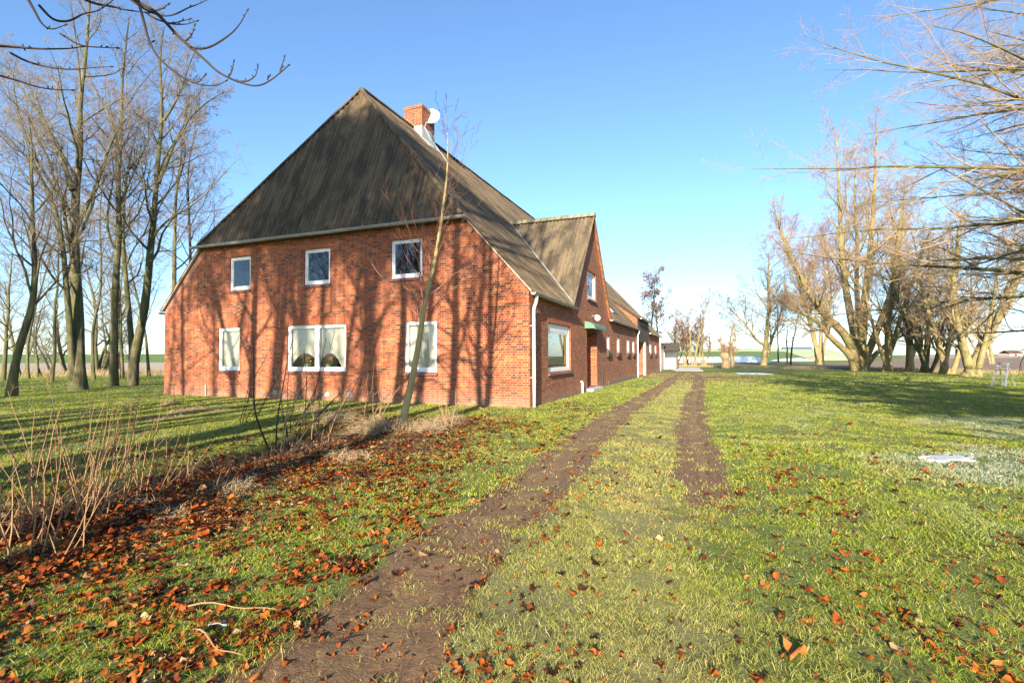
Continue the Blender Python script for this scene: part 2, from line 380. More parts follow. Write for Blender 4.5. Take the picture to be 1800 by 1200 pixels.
# cheek of the raised shed roof and its dark timber face
m = MB(); zc = lambda u: SZ + SS*u; ux = (SZ-ZE)/(SL-SS)
m.quad((.004,SV0,ZE-.05),(-ux-.2,SV0,ZE+SL*(ux+.2)-.1),(-ux,SV0,zc(ux)-.03),(.004,SV0,zc(0)-.03)); m.build('cheek_wall', M['brick'], HOUSE, recalc=False)
m = MB(); m.box(-.05,.1,SV0+.05,SV1-.1,2.55,SZ-.02); m.build('timber_panel', M['dark_wood'], HOUSE)
m = MB(); m.box(-.08,.14,26.0,26.7,-.2,2.55); m.build('gate_pillar', M['plaster'], HOUSE)
m = MB()
for k in range(8): m.box(-.46,-.42-.012*(k%2),23.02+k*.37,23.37+k*.37,.06,2.48)
m.box(-.42,-.38,23.0,26.0,.5,.64); m.box(-.42,-.38,23.0,26.0,1.9,2.04)
m.build('gate', M['gate'], HOUSE)

# --- brick dressings
def soldier(a0, a1, z, T, h=.25): 
    m = MB(T); m.box(a0-.06, a1+.06, -.006, .05, z+.012, z+h); m.build('lintel_course', M['soldier'], HOUSE)
for a,b,c,d,_,_ in FW: soldier(a, b, d, Fmap)
for a,b,c,d in RW: soldier(a, b, d, Rmap)
for sgn in (0, 1):
    m = MB(Fmap); f = (lambda u: u) if not sgn else (lambda u: W_ - u)
    p = [(f(.0),-.012,ZE-.36),(f(.0),-.012,ZE-.14),(f(ub-.04),-.012,ZG-.06),(f(ub+.33),-.012,ZG-.06)]
    m.prism([(x,y,z) for x,y,z in p], (0,.05,0)); m.build('verge_course', M['brick_slant' if not sgn else 'brick_slant_b'], HOUSE)
    m = MB(Fmap); m.box(f(-.0),f(1.25 if not sgn else 1.0),-.011,.05,ZE-.46,ZE-.365); m.build('stepped_course', M['soldier'], HOUSE)
for sgn in (-1, 1):                                    # orange verge band of the cross gable
    m = MB(Rmap); t = lambda v: DZ - .12 - DS*abs(v-DC)
    p = [(DC+sgn*DH,-.012,t(DC+DH)-.25),(DC+sgn*DH,-.012,t(DC+DH)),(DC+sgn*.02,-.012,t(DC)),(DC+sgn*.02,-.012,t(DC)-.48)]
    m.prism(p, (0,.05,0)); m.build('verge_course', M['brick_slant_b' if sgn > 0 else 'brick_slant'], HOUSE)
m = MB(Rmap); m.box(12,22.2,-.014,.05,-.3,.2); m.build('plinth', simple('grimy_plinth', (.2,.14,.1), .9, .3, 2., 0, .4), HOUSE)

# --- windows
def window(T, a0, a1, z0, z1, depth=.11, mull=0, curtain=None, shutter=False, sill=True, room_d=1.6):
    m = MB(T); fw = .062; d0, d1 = depth-.035, depth+.045
    m.box(a0+.004,a1-.004,d0,d1,z0+.004,z0+fw+.03); m.box(a0+.004,a1-.004,d0,d1,z1-fw,z1-.004)
    m.box(a0+.004,a0+fw,d0,d1,z0+fw+.03,z1-fw); m.box(a1-fw,a1-.004,d0,d1,z0+fw+.03,z1-fw)
    xs = [a0+fw] + [a0+(a1-a0)*(i+1)/(mull+1) for i in range(mull)] + [a1-fw]
    for x in xs[1:-1]: m.box(x-.04,x+.04,d0,d1,z0+fw+.03,z1-fw)
    top = z1-fw
    if shutter: m.box(a0+fw,a1-fw,d0+.004,d1,z1-fw-.2,z1-fw); top -= .2
    f = m.build('window', M['white'], HOUSE)
    for i, (xa, xb) in enumerate(zip(xs[:-1], xs[1:])):
        xa += .04*(i > 0); xb -= .04*(i < len(xs)-2)
        s = MB(T); sw = .058; e0, e1 = d0+.012, d1-.012; zb = z0+fw+.03
        s.box(xa,xb,e0,e1,zb,zb+sw); s.box(xa,xb,e0,e1,top-sw,top); s.box(xa,xa+sw,e0,e1,zb+sw,top-sw); s.box(xb-sw,xb,e0,e1,zb+sw,top-sw)
        s.build('sash', M['white'], f)
        p = MB(T); p.box(xa+sw-.004,xb-sw+.004,depth,depth+.008,zb+sw-.004,top-sw+.004); p.build('pane', M['glass'], f)
    if curtain:
        for i, (xa, xb) in enumerate(zip(xs[:-1], xs[1:])):
            c = MB(T); n = 90; w = xb - xa
            for j in range(n):
                def cv(q):
                    s_ = q/n; x = xa + w*s_; y = depth+.1+.014*math.sin(s_*w*75+math.sin(s_*9)*2)
                    lo = z0+.06
                    if curtain == 'swag': lo = z0 + .12 + (.52*math.sin(PI*min(1, max(0, (s_ if i else s_-.25)/(1. if i else .75))))**.6 + (0 if i else .0)) if (i or s_ > .25) else z0+.06
                    return x, y, lo
                xa_, ya, la = cv(j); xb_, yb, lb = cv(j+1)
                if curtain == 'half' and j < n*.0: continue
                c.quad((xa_,ya,la),(xb_,yb,lb),(xb_,yb,top),(xa_,ya,top))
            c.build('curtain', M['curtain'] if curtain != 'blind' else M['grey_curtain'], f, smooth=True, recalc=False)
    if sill:
        s = MB(T); s.prism([(a0-.04,-.075,z0-.105),(a0-.04,-.075,z0-.045),(a0-.04,d0,z0-.003),(a0-.04,d0,z0-.105)], (a1-a0+.08,0,0)); s.build('sill', M['sill'], f)
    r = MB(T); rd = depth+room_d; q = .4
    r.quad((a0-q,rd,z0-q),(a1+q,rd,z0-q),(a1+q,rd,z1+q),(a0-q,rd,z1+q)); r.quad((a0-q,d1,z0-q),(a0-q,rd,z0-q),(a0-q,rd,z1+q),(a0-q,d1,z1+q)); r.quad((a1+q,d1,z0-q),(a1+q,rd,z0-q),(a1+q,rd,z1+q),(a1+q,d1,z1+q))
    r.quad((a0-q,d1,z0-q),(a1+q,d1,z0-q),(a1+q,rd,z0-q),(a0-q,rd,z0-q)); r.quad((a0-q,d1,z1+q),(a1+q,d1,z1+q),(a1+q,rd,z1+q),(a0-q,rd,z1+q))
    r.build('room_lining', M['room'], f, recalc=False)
    return f
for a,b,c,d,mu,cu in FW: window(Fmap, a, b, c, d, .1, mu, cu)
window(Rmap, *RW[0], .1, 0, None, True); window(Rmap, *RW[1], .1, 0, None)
for q in SMALL + SMALL2:
    window(Rmap, *q, .1, 0, None, sill=False)
    m = MB(Rmap); m.prism([(q[0]-.05,-.12,q[2]-.2),(q[0]-.05,-.12,q[2]-.02),(q[0]-.05,.1,q[2]-.004),(q[0]-.05,.1,q[2]-.24)], (q[1]-q[0]+.1,0,0)); m.build('window_ledge', M['dark_wood'], HOUSE)

# --- door in its recess, step, canopy, lamp, vent pipe, conduits
m = MB(Rmap); a0, a1, z0, z1, dd_ = DOOR
m.box(a0+.01,a1-.01,dd_-.06,dd_,z0,z1-.005); dr = m.build('door', M['door'], HOUSE)
m = MB(Rmap); m.box(a1-.62,a1-.2,dd_-.075,dd_-.055,1.25,2.3); m.build('pane', M['glass'], dr)
m = MB(Rmap)
for x in (a0+.12, a0+.55, a0+.98): m.box(x,x+.36,dd_-.085,dd_-.055,.3,1.1); m.box(x,x+.36,dd_-.085,dd_-.055,1.25,2.4)
m.build('door_panel', M['door'], dr)
m = MB(Rmap); m.tube([(a0+.2,dd_-.13,1.12),(a0+.33,dd_-.13,1.12)], .014, 8); m.tube([(a0+.2,dd_-.13,1.12),(a0+.2,dd_-.05,1.12)], .012, 8); m.build('handle', M['zinc'], dr)
m = MB(Rmap); m.box(a0-.1,a1+.1,-.28,.0,-.2,.1); m.box(a0,a1,0,dd_,-.2,.138); m.build('door_step', M['concrete'], HOUSE)
m = MB(Rmap)                                            # green canopy: a corrugated barrel hood
for k in range(10):
    t0, t1 = k/10*PI/2, (k+1)/10*PI/2; r0 = .44
    m.quad((6.95,-r0*math.cos(t0),2.68+.3*math.sin(t0)),(9.45,-r0*math.cos(t0),2.68+.3*math.sin(t0)),(9.45,-r0*math.cos(t1),2.68+.3*math.sin(t1)),(6.95,-r0*math.cos(t1),2.68+.3*math.sin(t1)))
m.box(6.95,9.45,-.46,-.43,2.64,2.7)
for s_ in (6.95,9.45): m.add([(s_,0,2.68)]+[(s_,-.44*math.cos(k/10*PI/2),2.68+.3*math.sin(k/10*PI/2)) for k in range(11)], [tuple(range(12))])
m.build('door_canopy', M['green'], HOUSE)
m = MB(Rmap); m.tube([(8.4,0,3.3),(8.4,-.2,3.36),(8.4,-.24,3.3)], .02, 8); lp = m.build('wall_lamp', M['zinc'], HOUSE)
m = MB(Rmap); m.tube([(8.4,-.24,3.06+.3*k/8) for k in range(9)], [.01+.13*math.sin(PI*k/8)**.6 for k in range(9)], 14); m.build('lamp_globe', M['lamp'], lp, True)
m = MB(Rmap); m.tube([(6.2,-.07,-.1),(6.2,-.07,.38),(6.2,-.05,.44),(6.2,.02,.46)], .05, 10); m.build('vent_pipe', M['pale_pipe'], HOUSE, True)
for v, z in ((10.35,1.6),(21.6,1.15)):
    m = MB(Rmap); m.tube([(v,-.03,-.1),(v,-.03,z)], .024, 8); m.build('cable_conduit', M['dark_wood'], HOUSE)
m = MB(Fmap); m.tube([(13.62,-.03,-.1),(13.62,-.03,.42)], .03, 8); m.build('cable_conduit', M['zinc'], HOUSE)
for u in (10.0, 7.6, 6.6, 13.1):
    m = MB(Fmap); m.box(u-.1,u+.1,-.012,.02,.12,.3)
    for k in range(4): m.box(u-.08,u+.08,-.02,-.01,.14+k*.04,.16+k*.04)
    m.build('air_grille', M['zinc'] if u != 13.1 else M['sill'], HOUSE)

# --- corrugated roofs
def corrugated(name, mat, O3, A, B, s0, s1, bot, top, parent, pitch=.177, amp=.032, sheet=1.15, per=6):
    O3, A, B = (np.array(q, float) for q in (O3, A, B)); A /= np.linalg.norm(A); B /= np.linalg.norm(B); Nn = np.cross(A, B); Nn /= np.linalg.norm(Nn)
    if Nn[2] < 0: Nn = -Nn
    n = max(2, int(round((s1-s0)/pitch*per))); s = np.linspace(s0, s1, n+1)
    b = np.array([bot(q) for q in s]); t = np.array([top(q) for q in s]); t = np.maximum(t, b)
    rows = int(math.ceil(t.max()/sheet)) + 1; V = []; F = []; UV = []; base = 0
    wv = amp*np.sin(2*PI*s/pitch); lift = .004*np.sin(s*1.7) + .003*np.sin(s*5.1)
    for r in range(-1, rows):
        lo = np.clip(r*sheet, b, t); hi = np.clip((r+1)*sheet + .06, b, t)
        for e, tt in ((.007, lo), (.0, hi)):
            P = O3 + s[:, None]*A + tt[:, None]*B + (wv + lift + e)[:, None]*Nn
            V.append(P); UV.append(np.stack([s, tt], 1))
        ok = ((hi-lo)[:-1] > 1e-4) | ((hi-lo)[1:] > 1e-4)
        i = np.nonzero(ok)[0]
        F.append(np.stack([base+i, base+i+1, base+n+1+i+1, base+n+1+i], 1)); base += 2*(n+1)
    V = np.concatenate(V); F = np.concatenate(F); UV = np.concatenate(UV)
    a, b_, c = V[F[:, 0]], V[F[:, 1]], V[F[:, 2]]
    me = np_mesh(name, V, F, UV); o = link(name, me, mat, parent, False)
    me.polygons.foreach_set('use_smooth', np.zeros(len(me.polygons), bool))
    md = o.modifiers.new('sheet', 'SOLIDIFY'); md.thickness = .012; md.offset = -1
    return o
cs = math.sqrt(1+SL*SL); UPR = np.array([-1, 0, SL])/cs     # up the right slope
EAV = -.15
hip0 = -.2                                                   # y of the hip's lower edge; apex at y=2.4
AY = 2.4
yh = lambda u: hip0 + (AY-hip0)*(u-UG)/(UR-UG)               # y of the hip line at u
def u_of_t(t): return EAV + t/cs
def t_of_u(u): return (u-EAV)*cs
def right_bot(y):
    t = 0.
    zg = DZ - DS*abs(y-DC)
    if zg > ZE: t = max(t, t_of_u((zg-ZE)/SL) - .04)
    if SV0 < y < SV1: t = max(t, t_of_u(ux) - .06)
    return t
def right_top(y):
    u = UR
    if y < AY: u = min(UR, UG + (y-hip0)/(AY-hip0)*(UR-UG)) if y > hip0 else UG
    ye = L_ + .1 - 2.4
    if y > ye: u = max(UG, UR - (y-ye)/2.4*(UR-UG))
    return t_of_u(u)
corrugated('roof_slope', M['roof'], (-EAV, 0, ZE+SL*EAV), (0,1,0), UPR, -.12, L_+.1, right_bot, right_top, HOUSE)
corrugated('roof_slope', M['roof'], (-W_+EAV, 0, ZE+SL*EAV), (0,1,0), (1/cs,0,SL/cs), -.12, L_+.1, lambda y: 0., right_top, HOUSE, per=3)
# front hip: triangle from the gutter up to the apex
HB = np.array([0, AY-hip0, ZR-ZG]); HL = np.linalg.norm(HB)
htop = lambda x: HL*max(0., 1-abs(x+UR)/(UR-UG))
o = corrugated('hip_slope', M['roof'], (0, hip0, ZG), (1,0,0), HB, -W_+UG+.02, -UG-.02, lambda x: 0., htop, HOUSE)
m = MB(); ye = L_+.1
m.quad((-UG,ye,ZG),(-W_+UG,ye,ZG),(-UR,ye-2.4,ZR)); m.build('rear_hip', M['roof'], HOUSE, recalc=False)
# hip tiles, ridge tiles
def ridge(name, P0, P1, step, r, mat, parent, r2=None):
    P0, P1 = np.array(P0, float), np.array(P1, float); L = np.linalg.norm(P1-P0); n = max(1, int(L/step)); m = MB(); d = (P1-P0)/L
    side = np.cross(d, [0,0,1.]); side /= np.linalg.norm(side); up = np.cross(side, d)
    for k in range(n):
        a = P0 + d*(k*L/n); b = P0 + d*((k+1)*L/n + .05); ra, rb = r*1.0, (r2 or r*.82)
        q = 9; jit = random.uniform(-.006,.006)
        pts = []; m_ = a*.5 + b*.5
        for P, rr in (((a, ra*.8), (m_, ra), (b, rb)) if r2 and r > .15 else ((a, ra), (b, rb))):
            pts += [tuple(P + side*rr*math.cos(t) + up*(rr*math.sin(t)*.85 - rr*.25 + jit)) for t in np.linspace(-.25, PI+.25, q)]
        m.add(pts, [(o+i, o+i+1, o+q+i+1, o+q+i) for o in range(0, len(pts)-q, q) for i in range(q-1)] + [tuple(range(q))])
    m.build(name, mat, parent, False, recalc=False)
apex = (-UR, AY, ZR+.03)
ridge('hip_cap', (-UG, hip0, ZG+.03), apex, 1.25, .1, M['roof'], HOUSE, .1); ridge('hip_cap', (-W_+UG, hip0, ZG+.03), apex, 1.25, .1, M['roof'], HOUSE, .1)
ridge('ridge_cap', apex, (-UR, L_-2.3, ZR+.03), 1.15, .13, M['roof'], HOUSE, .125)
# cross gable roof
dcs = math.sqrt(1+DS*DS); OV = .16
for sgn in (-1, 1):
    vb = DH + .12
    B = np.array([0, -sgn, DS])/dcs
    O3 = (0, DC + sgn*vb, DZ - DS*vb)
    def dbot(s): return 0.
    def dtop(s): return vb*dcs
    # s runs along -x from the verge (x=+OV) back into the main roof; the main roof cuts it along the valley
    def bot(s, vb=vb):
        u = s - OV
        zmain = ZE + SL*max(u, 0) - .0
        t = (zmain - (DZ - DS*vb))/DS*dcs if u > .0 else 0.
        return min(max(0., t - .05), vb*dcs)
    corrugated('gable_roof_slope', M['roof_light'], (OV, O3[1], O3[2]), (-1,0,0), B, 0, (DZ-ZE)/SL + OV, bot, dtop, HOUSE)
ridge('gable_ridge', (OV+.02, DC, DZ+.05), (-(DZ-ZE)/SL-.1, DC, DZ+.05), .31, .21, M['moss_tile'], HOUSE, .1)
for sgn in (-1, 1):                                     # valley strips and verge trims
    m = MB(); u1 = (DZ-ZE)/SL
    p0 = np.array([.1, DC+sgn*(DH+.02), ZE-.07]); p1 = np.array([-u1, DC, DZ+.03]); w = np.array([0, sgn*.05, .0])
    m.tube([p0+w+np.array([0,0,.045]), p1+w+np.array([0,0,.03])], .034, 6); m.build('valley_strip', M['strip'], HOUSE)
    m = MB(); t = lambda v: DZ - DS*abs(v-DC)
    m.prism([(.03,DC+sgn*(DH+.1),t(DC+DH+.1)-.1),(.03,DC+sgn*(DH+.1),t(DC+DH+.1)-.02),(.03,DC,DZ-.02),(.03,DC,DZ-.12)], (.1,0,0)); m.build('verge_trim', M['brick_slant_b'] if sgn > 0 else M['dark_wood'], HOUSE)
m = MB(Fmap)
m.prism([(-.1,-.1,ZE+SL*-.1-.06),(-.1,-.1,ZE+SL*-.1+.0),(UG-.02,-.1,ZG-.0),(UG-.02,-.1,ZG-.06)], (0,.09,0)); m.build('verge_trim', M['verge'], HOUSE)
m = MB(Fmap); f = lambda u: W_-u
m.prism([(f(-.1),-.1,ZE+SL*-.1-.06),(f(-.1),-.1,ZE+SL*-.1),(f(UG-.02),-.1,ZG),(f(UG-.02),-.1,ZG-.06)], (0,.09,0)); m.build('verge_trim', M['verge'], HOUSE)
# raised shed roof over the gate
scs = math.sqrt(1+SS*SS)
corrugated('shed_roof', M['roof_light'], (.25, 0, SZ-SS*.25+.02), (0,1,0), (-1/scs,0,SS/scs), SV0-.15, SV1+.1, lambda y: 0., lambda y: (ux+.3)*scs, HOUSE)
m = MB(); m.prism([(.22,SV0-.17,SZ-SS*.22-.14),(.22,SV0-.17,SZ-SS*.22+.0),(-ux-.1,SV0-.17,zc(ux+.1)),(-ux-.1,SV0-.17,zc(ux+.1)-.14)], (0,.03,0)); m.build('verge_trim', M['dark_wood'], HOUSE)
m = MB(); u0, u1 = .4, 1.05                              # small skylight in the lower roof
nrm = np.array([SL, 0, 1])/cs
c = [np.array([-u0,15.4,ZE+SL*u0]), np.array([-u0,17.,ZE+SL*u0]), np.array([-u1,17.,ZE+SL*u1]), np.array([-u1,15.4,ZE+SL*u1])]
m.prism([tuple(q+nrm*.03) for q in c], tuple(nrm*.07)); sk = m.build('skylight', M['zinc'], HOUSE)
cc = sum(c)/4
m = MB(); m.prism([tuple(cc+(q-cc)*.86+nrm*.095) for q in c], tuple(nrm*.01)); m.build('pane', M['dark_wood'], sk)

# --- gutters and pipes
def gutter(P0, P1, r, mat, drop=0., name='gutter'):
    P0, P1 = np.array(P0, float), np.array(P1, float); d = P1-P0; L = np.linalg.norm(d); d /= L; n = max(2, int(L/1.0)); side = np.cross(d, [0,0,1.]); side /= np.linalg.norm(side)
    m = MB(); q = 9; k = n+1; ang = np.linspace(PI, 2*PI, q); pts = []
    for i in range(k):
        c = P0 + d*L*i/n + np.array([0,0,.006*math.sin(i*1.7)])
        for rr in (r, r-.008):
            pts += [tuple(c + side*rr*math.cos(a) + np.array([0,0,rr*math.sin(a)])) for a in ang]
    F = []
    for i in range(n):
        for o in (0, q): F += [(i*2*q+o+j, i*2*q+o+j+1, (i+1)*2*q+o+j+1, (i+1)*2*q+o+j) for j in range(q-1)]
        for j in (0, q-1): F.append((i*2*q+j, (i+1)*2*q+j, (i+1)*2*q+q+j, i*2*q+q+j))
    F += [tuple(range(q)), tuple(n*2*q+j for j in range(q))]
    m.add(pts, F)
    for s_ in (1, -1): m.tube([P0+side*s_*r, P1+side*s_*r], .011, 6)
    for i in range(int(L/.9)):
        c = P0 + d*(.3+.9*i); m.tube([c+side*r*math.cos(a)*1.03+np.array([0,0,r*1.03*math.sin(a)]) for a in np.linspace(PI*.98, 2.02*PI, 8)], .008, 4)
    return m.build(name, mat, HOUSE, recalc=False)
gutter((-W_+UG-.25,-.3,ZG-.03),(-UG+.2,-.3,ZG-.06), .085, M['zinc'])
m = MB(); m.box(-W_+UG+.0,-UG-.0,-.2,-.02,ZG-.09,ZG-.045); m.build('soffit', M['dark_wood'], HOUSE)
gutter((.2,-.2,ZE-.2),(.2,DC-DH+.35,ZE-.23), .075, M['zinc'])
gutter((.2,DC+DH-.1,ZE-.2),(.2,SV0,ZE-.22), .075, M['zinc'])
gutter((.33,SV0-.1,SZ-.24),(.33,SV1+.1,SZ-.25), .075, M['zinc'])
gutter((.2,SV1,ZE-.2),(.2,L_+.1,ZE-.22), .075, M['pale_pipe'])
gutter((-W_-.2,L_,ZE-.22),(-W_-.2,-.15,ZE-.2), .07, M['zinc'])
def downpipe(v, mat, ztop, x=.1):
    m = MB(); m.tube([(.2,v-.02,ztop-.06),(.2,v-.02,ztop-.16),(.17,v,ztop-.28),(x+.02,v,ztop-.4),(x,v,ztop-.5),(x,v,1.0),(x,v,-.1)], .05, 14)
    for z in (.75,1.75,2.55): m.tube([(x,v,z),(x,v,z+.035)], .058, 14)
    p = m.build('downpipe', mat, HOUSE, True)
    for z in (.85,2.4):
        m = MB(); m.box(-.02,x,v-.06,v+.06,z,z+.03); m.build('bracket', M['zinc'], p)
downpipe(.12, M['pale_pipe'], ZE-.2); downpipe(22.25, M['white'], ZE-.2); downpipe(L_-.25, M['white'], ZE-.2)

# --- chimney with its flashing
CU0, CU1, CV0, CV1, CZ = 7.52, 8.5, 6.1, 7.25, 13.42
m = MB(); m.box(-CU1,-CU0,CV0,CV1,ZR-1.,CZ-.16); m.box(-CU1-.03,-CU0+.03,CV0-.03,CV1+.03,CZ-.16,CZ-.08); m.box(-CU1,-CU0,CV0,CV1,CZ-.08,CZ); m.box(-CU1+.2,-CU0-.2,CV0+.2,CV1-.2,CZ,CZ+.02)
ch = m.build('chimney', M['brick'], HOUSE)
m = MB(); e = .02
zr = lambda u: ZE + SL*u
m.prism([(-CU0+e,CV0-e,zr(CU0-.25)-.02),(-CU0+e,CV0-e,zr(CU0)+.62),(-CU1-e,CV0-e,zr(CU0)+.62),(-CU1-e,CV0-e,zr(CU0)-.1)], (0,e,0))
m.prism([(-CU0+e,CV0-e,zr(CU0)-.2),(-CU0+e,CV1+e,zr(CU0)-.2),(-CU0+e,CV1+e,zr(CU0)+.55),(-CU0+e,CV0-e,zr(CU0)+.62)], (-e,0,0))
m.prism([(-CU0+.5,CV0-.12,zr(CU0-.5)+.05),(-CU0+.5,CV1+.12,zr(CU0-.5)+.05),(-CU0,CV1+.12,zr(CU0)+.05),(-CU0,CV0-.12,zr(CU0)+.05)], (0,0,.03))
m.build('flashing', M['lead'], ch)

# --- satellite dish on the chimney
dloc = CORNER + 7.42*dF + 6.75*dR + np.array([0,0,13.12])
D = empty('satellite_dish', dloc, 0, 'round white satellite dish mounted on the brick chimney', 'satellite dish')
face = Vector((.02, -.94, .34)).normalized(); q = face.to_track_quat('Z', 'Y')
dm = MB(lambda p: tuple(q @ Vector(p)))
prof = [(r, r*r*.42 - .1) for r in np.linspace(0, .41, 9)]
V = [(r*math.cos(t), r*math.sin(t)*1.06, z) for r, z in prof for t in np.linspace(0, 2*PI, 33)[:-1]]
dm.add(V, [(i*32+j, i*32+(j+1)%32, (i+1)*32+(j+1)%32, (i+1)*32+j) for i in range(8) for j in range(32)])
dm.add([(x,y,z-.012) for x,y,z in V], [(i*32+j, (i+1)*32+j, (i+1)*32+(j+1)%32, i*32+(j+1)%32) for i in range(8) for j in range(32)])
dm.tube([(.415*math.cos(t), .415*math.sin(t)*1.06, -.03) for t in np.linspace(0, 2*PI, 33)], .01, 6, False)
dm.build('reflector', M['lamp'], D, True, recalc=False)
am = MB(lambda p: tuple(q @ Vector(p))); am.tube([(0,-.36,-.06),(0,-.2,.2),(0,-.02,.36)], .014, 8); am.build('feed_arm', M['dark_wood'], D)
am = MB(lambda p: tuple(q @ Vector(p))); am.tube([(0,-.02,.3),(0,-.0,.4)], [.04,.03], 10); am.build('receiver', M['zinc'], D)
am = MB(); am.tube([(0,.1,-.05),(-.05,.2,-.28),tuple(-dR*.1-dF*-.0+np.array([-.2,.1,-.42]))], .02, 8); am.build('bracket', M['zinc'], D)
cb = MB(); pts = [W for W in [CORNER+7.35*dF+6.9*dR+np.array([0,0,12.85]), CORNER+7.4*dF+6.3*dR+np.array([0,0,12.6]), CORNER+7.3*dF+5.98*dR+np.array([0,0,12.2]), CORNER+7.0*dF+5.99*dR+np.array([0,0,11.62]), CORNER+6.4*dF+6.6*dR+np.array([0,0,ZE+SL*6.4+.06])]]
cb.tube([tuple(p-dloc) for p in pts], .016, 6); cb.build('cable', M['lead'], D)

# --- flowers behind the double window
for u in (7.75, 8.75):
    p = CORNER + u*dF + .24*dR + np.array([0,0,1.12])
    E = empty('potted_flower', p, 0, 'potted orange flower on the window ledge, ' + ('on the right behind the double window' if u < 8 else 'on the left behind the double window'), 'potted flower', 'flowers behind the double window')
    m = MB(); m.tube([(0,0,0),(0,0,.13)], [.06,.085], 14); m.build('pot', M['pot'], E)
    m = MB(); m2 = MB()
    for k in range(60):
        a = random.uniform(0, 2*PI); r = random.uniform(.02,.17); z = random.uniform(.12,.27)
        for mm, z_, s_ in ((m, z, .05), (m2, z+.1, .04)):
            c = Vector((r*math.cos(a), r*math.sin(a)*.35, z_)); d1 = Vector((random.uniform(-1,1),random.uniform(-1,1),random.uniform(-1,1))).normalized(); d2 = d1.cross(Vector((random.uniform(-1,1),1,.3))).normalized()
            mm.quad(tuple(c-d1*s_), tuple(c-d2*s_*.6), tuple(c+d1*s_), tuple(c+d2*s_*.6))
    m.build('leaves', M['potleaf'], E, recalc=False); m2.build('bloom', M['redflower'], E, recalc=False)

# ================================================================== lean-to and porch past the far end
REAR = empty('cream_outhouse', CORNER + dR*38.62, -ANG, 'small cream rendered outhouse with pale corner at the far end of the farmhouse', 'outhouse')
HOUSE_, HOUSE = HOUSE, REAR
m = MB(); m.box(-6,-.15,0,6.4,-.3,2.75); m.build('wall', M['plaster'], REAR)
m = MB(); m.prism([(.1,-.1,2.72),(.1,-.1,2.8),(-6.2,-.1,4.3),(-6.2,-.1,4.2)], (0,6.7,0)); m.build('roof', M['roof'], REAR)
m = MB(); m.box(-.16,-.1,1.2,2.4,.0,2.1); m.build('door', M['dark_wood'], REAR)
m = MB(); m.tube([(.02,.15,-.1),(.02,.15,2.7)], .05, 10); m.build('downpipe', M['white'], REAR)
HOUSE = HOUSE_
PORCH = empty('entrance_porch', CORNER + dR*46.6, -ANG, 'small white glazed porch with dark gabled roof beyond the farmhouse', 'porch')
m = MB(); m.prism([(-2.2,-1.5,2.05),(-2.2,0,3.0),(-2.2,1.5,2.05),(-2.2,1.4,2.0),(-2.2,0,2.86),(-2.2,-1.4,2.0)], (3.6,0,0)); m.build('roof', M['dark_wood'], PORCH)
m = MB(); m.quad((1.2,-1.2,2.05),(1.2,1.2,2.05),(1.2,0,2.82)); m.build('gable', M['roof_light'], PORCH, recalc=False)
for y in (-1.2, 1.2):
    m = MB(); m.box(1.1,1.22,y-.06,y+.06,-.1,2.1); m.build('post', M['dark_wood'], PORCH)
m = MB()
for x0 in (-.9,-.3,.3): m.box(x0-1.,x0-.45,-1.02,-.98,.3,2.0)
m.box(-2,1.,.98,1.02,.1,2.0); m.box(-2,1.,-1.04,-.96,-.1,.3); m.build('side_panel', M['white'], PORCH)
m = MB(); m.box(-2.06,-2.0,-1,1,-.1,2.0); m.build('back_panel', M['plaster'], PORCH)

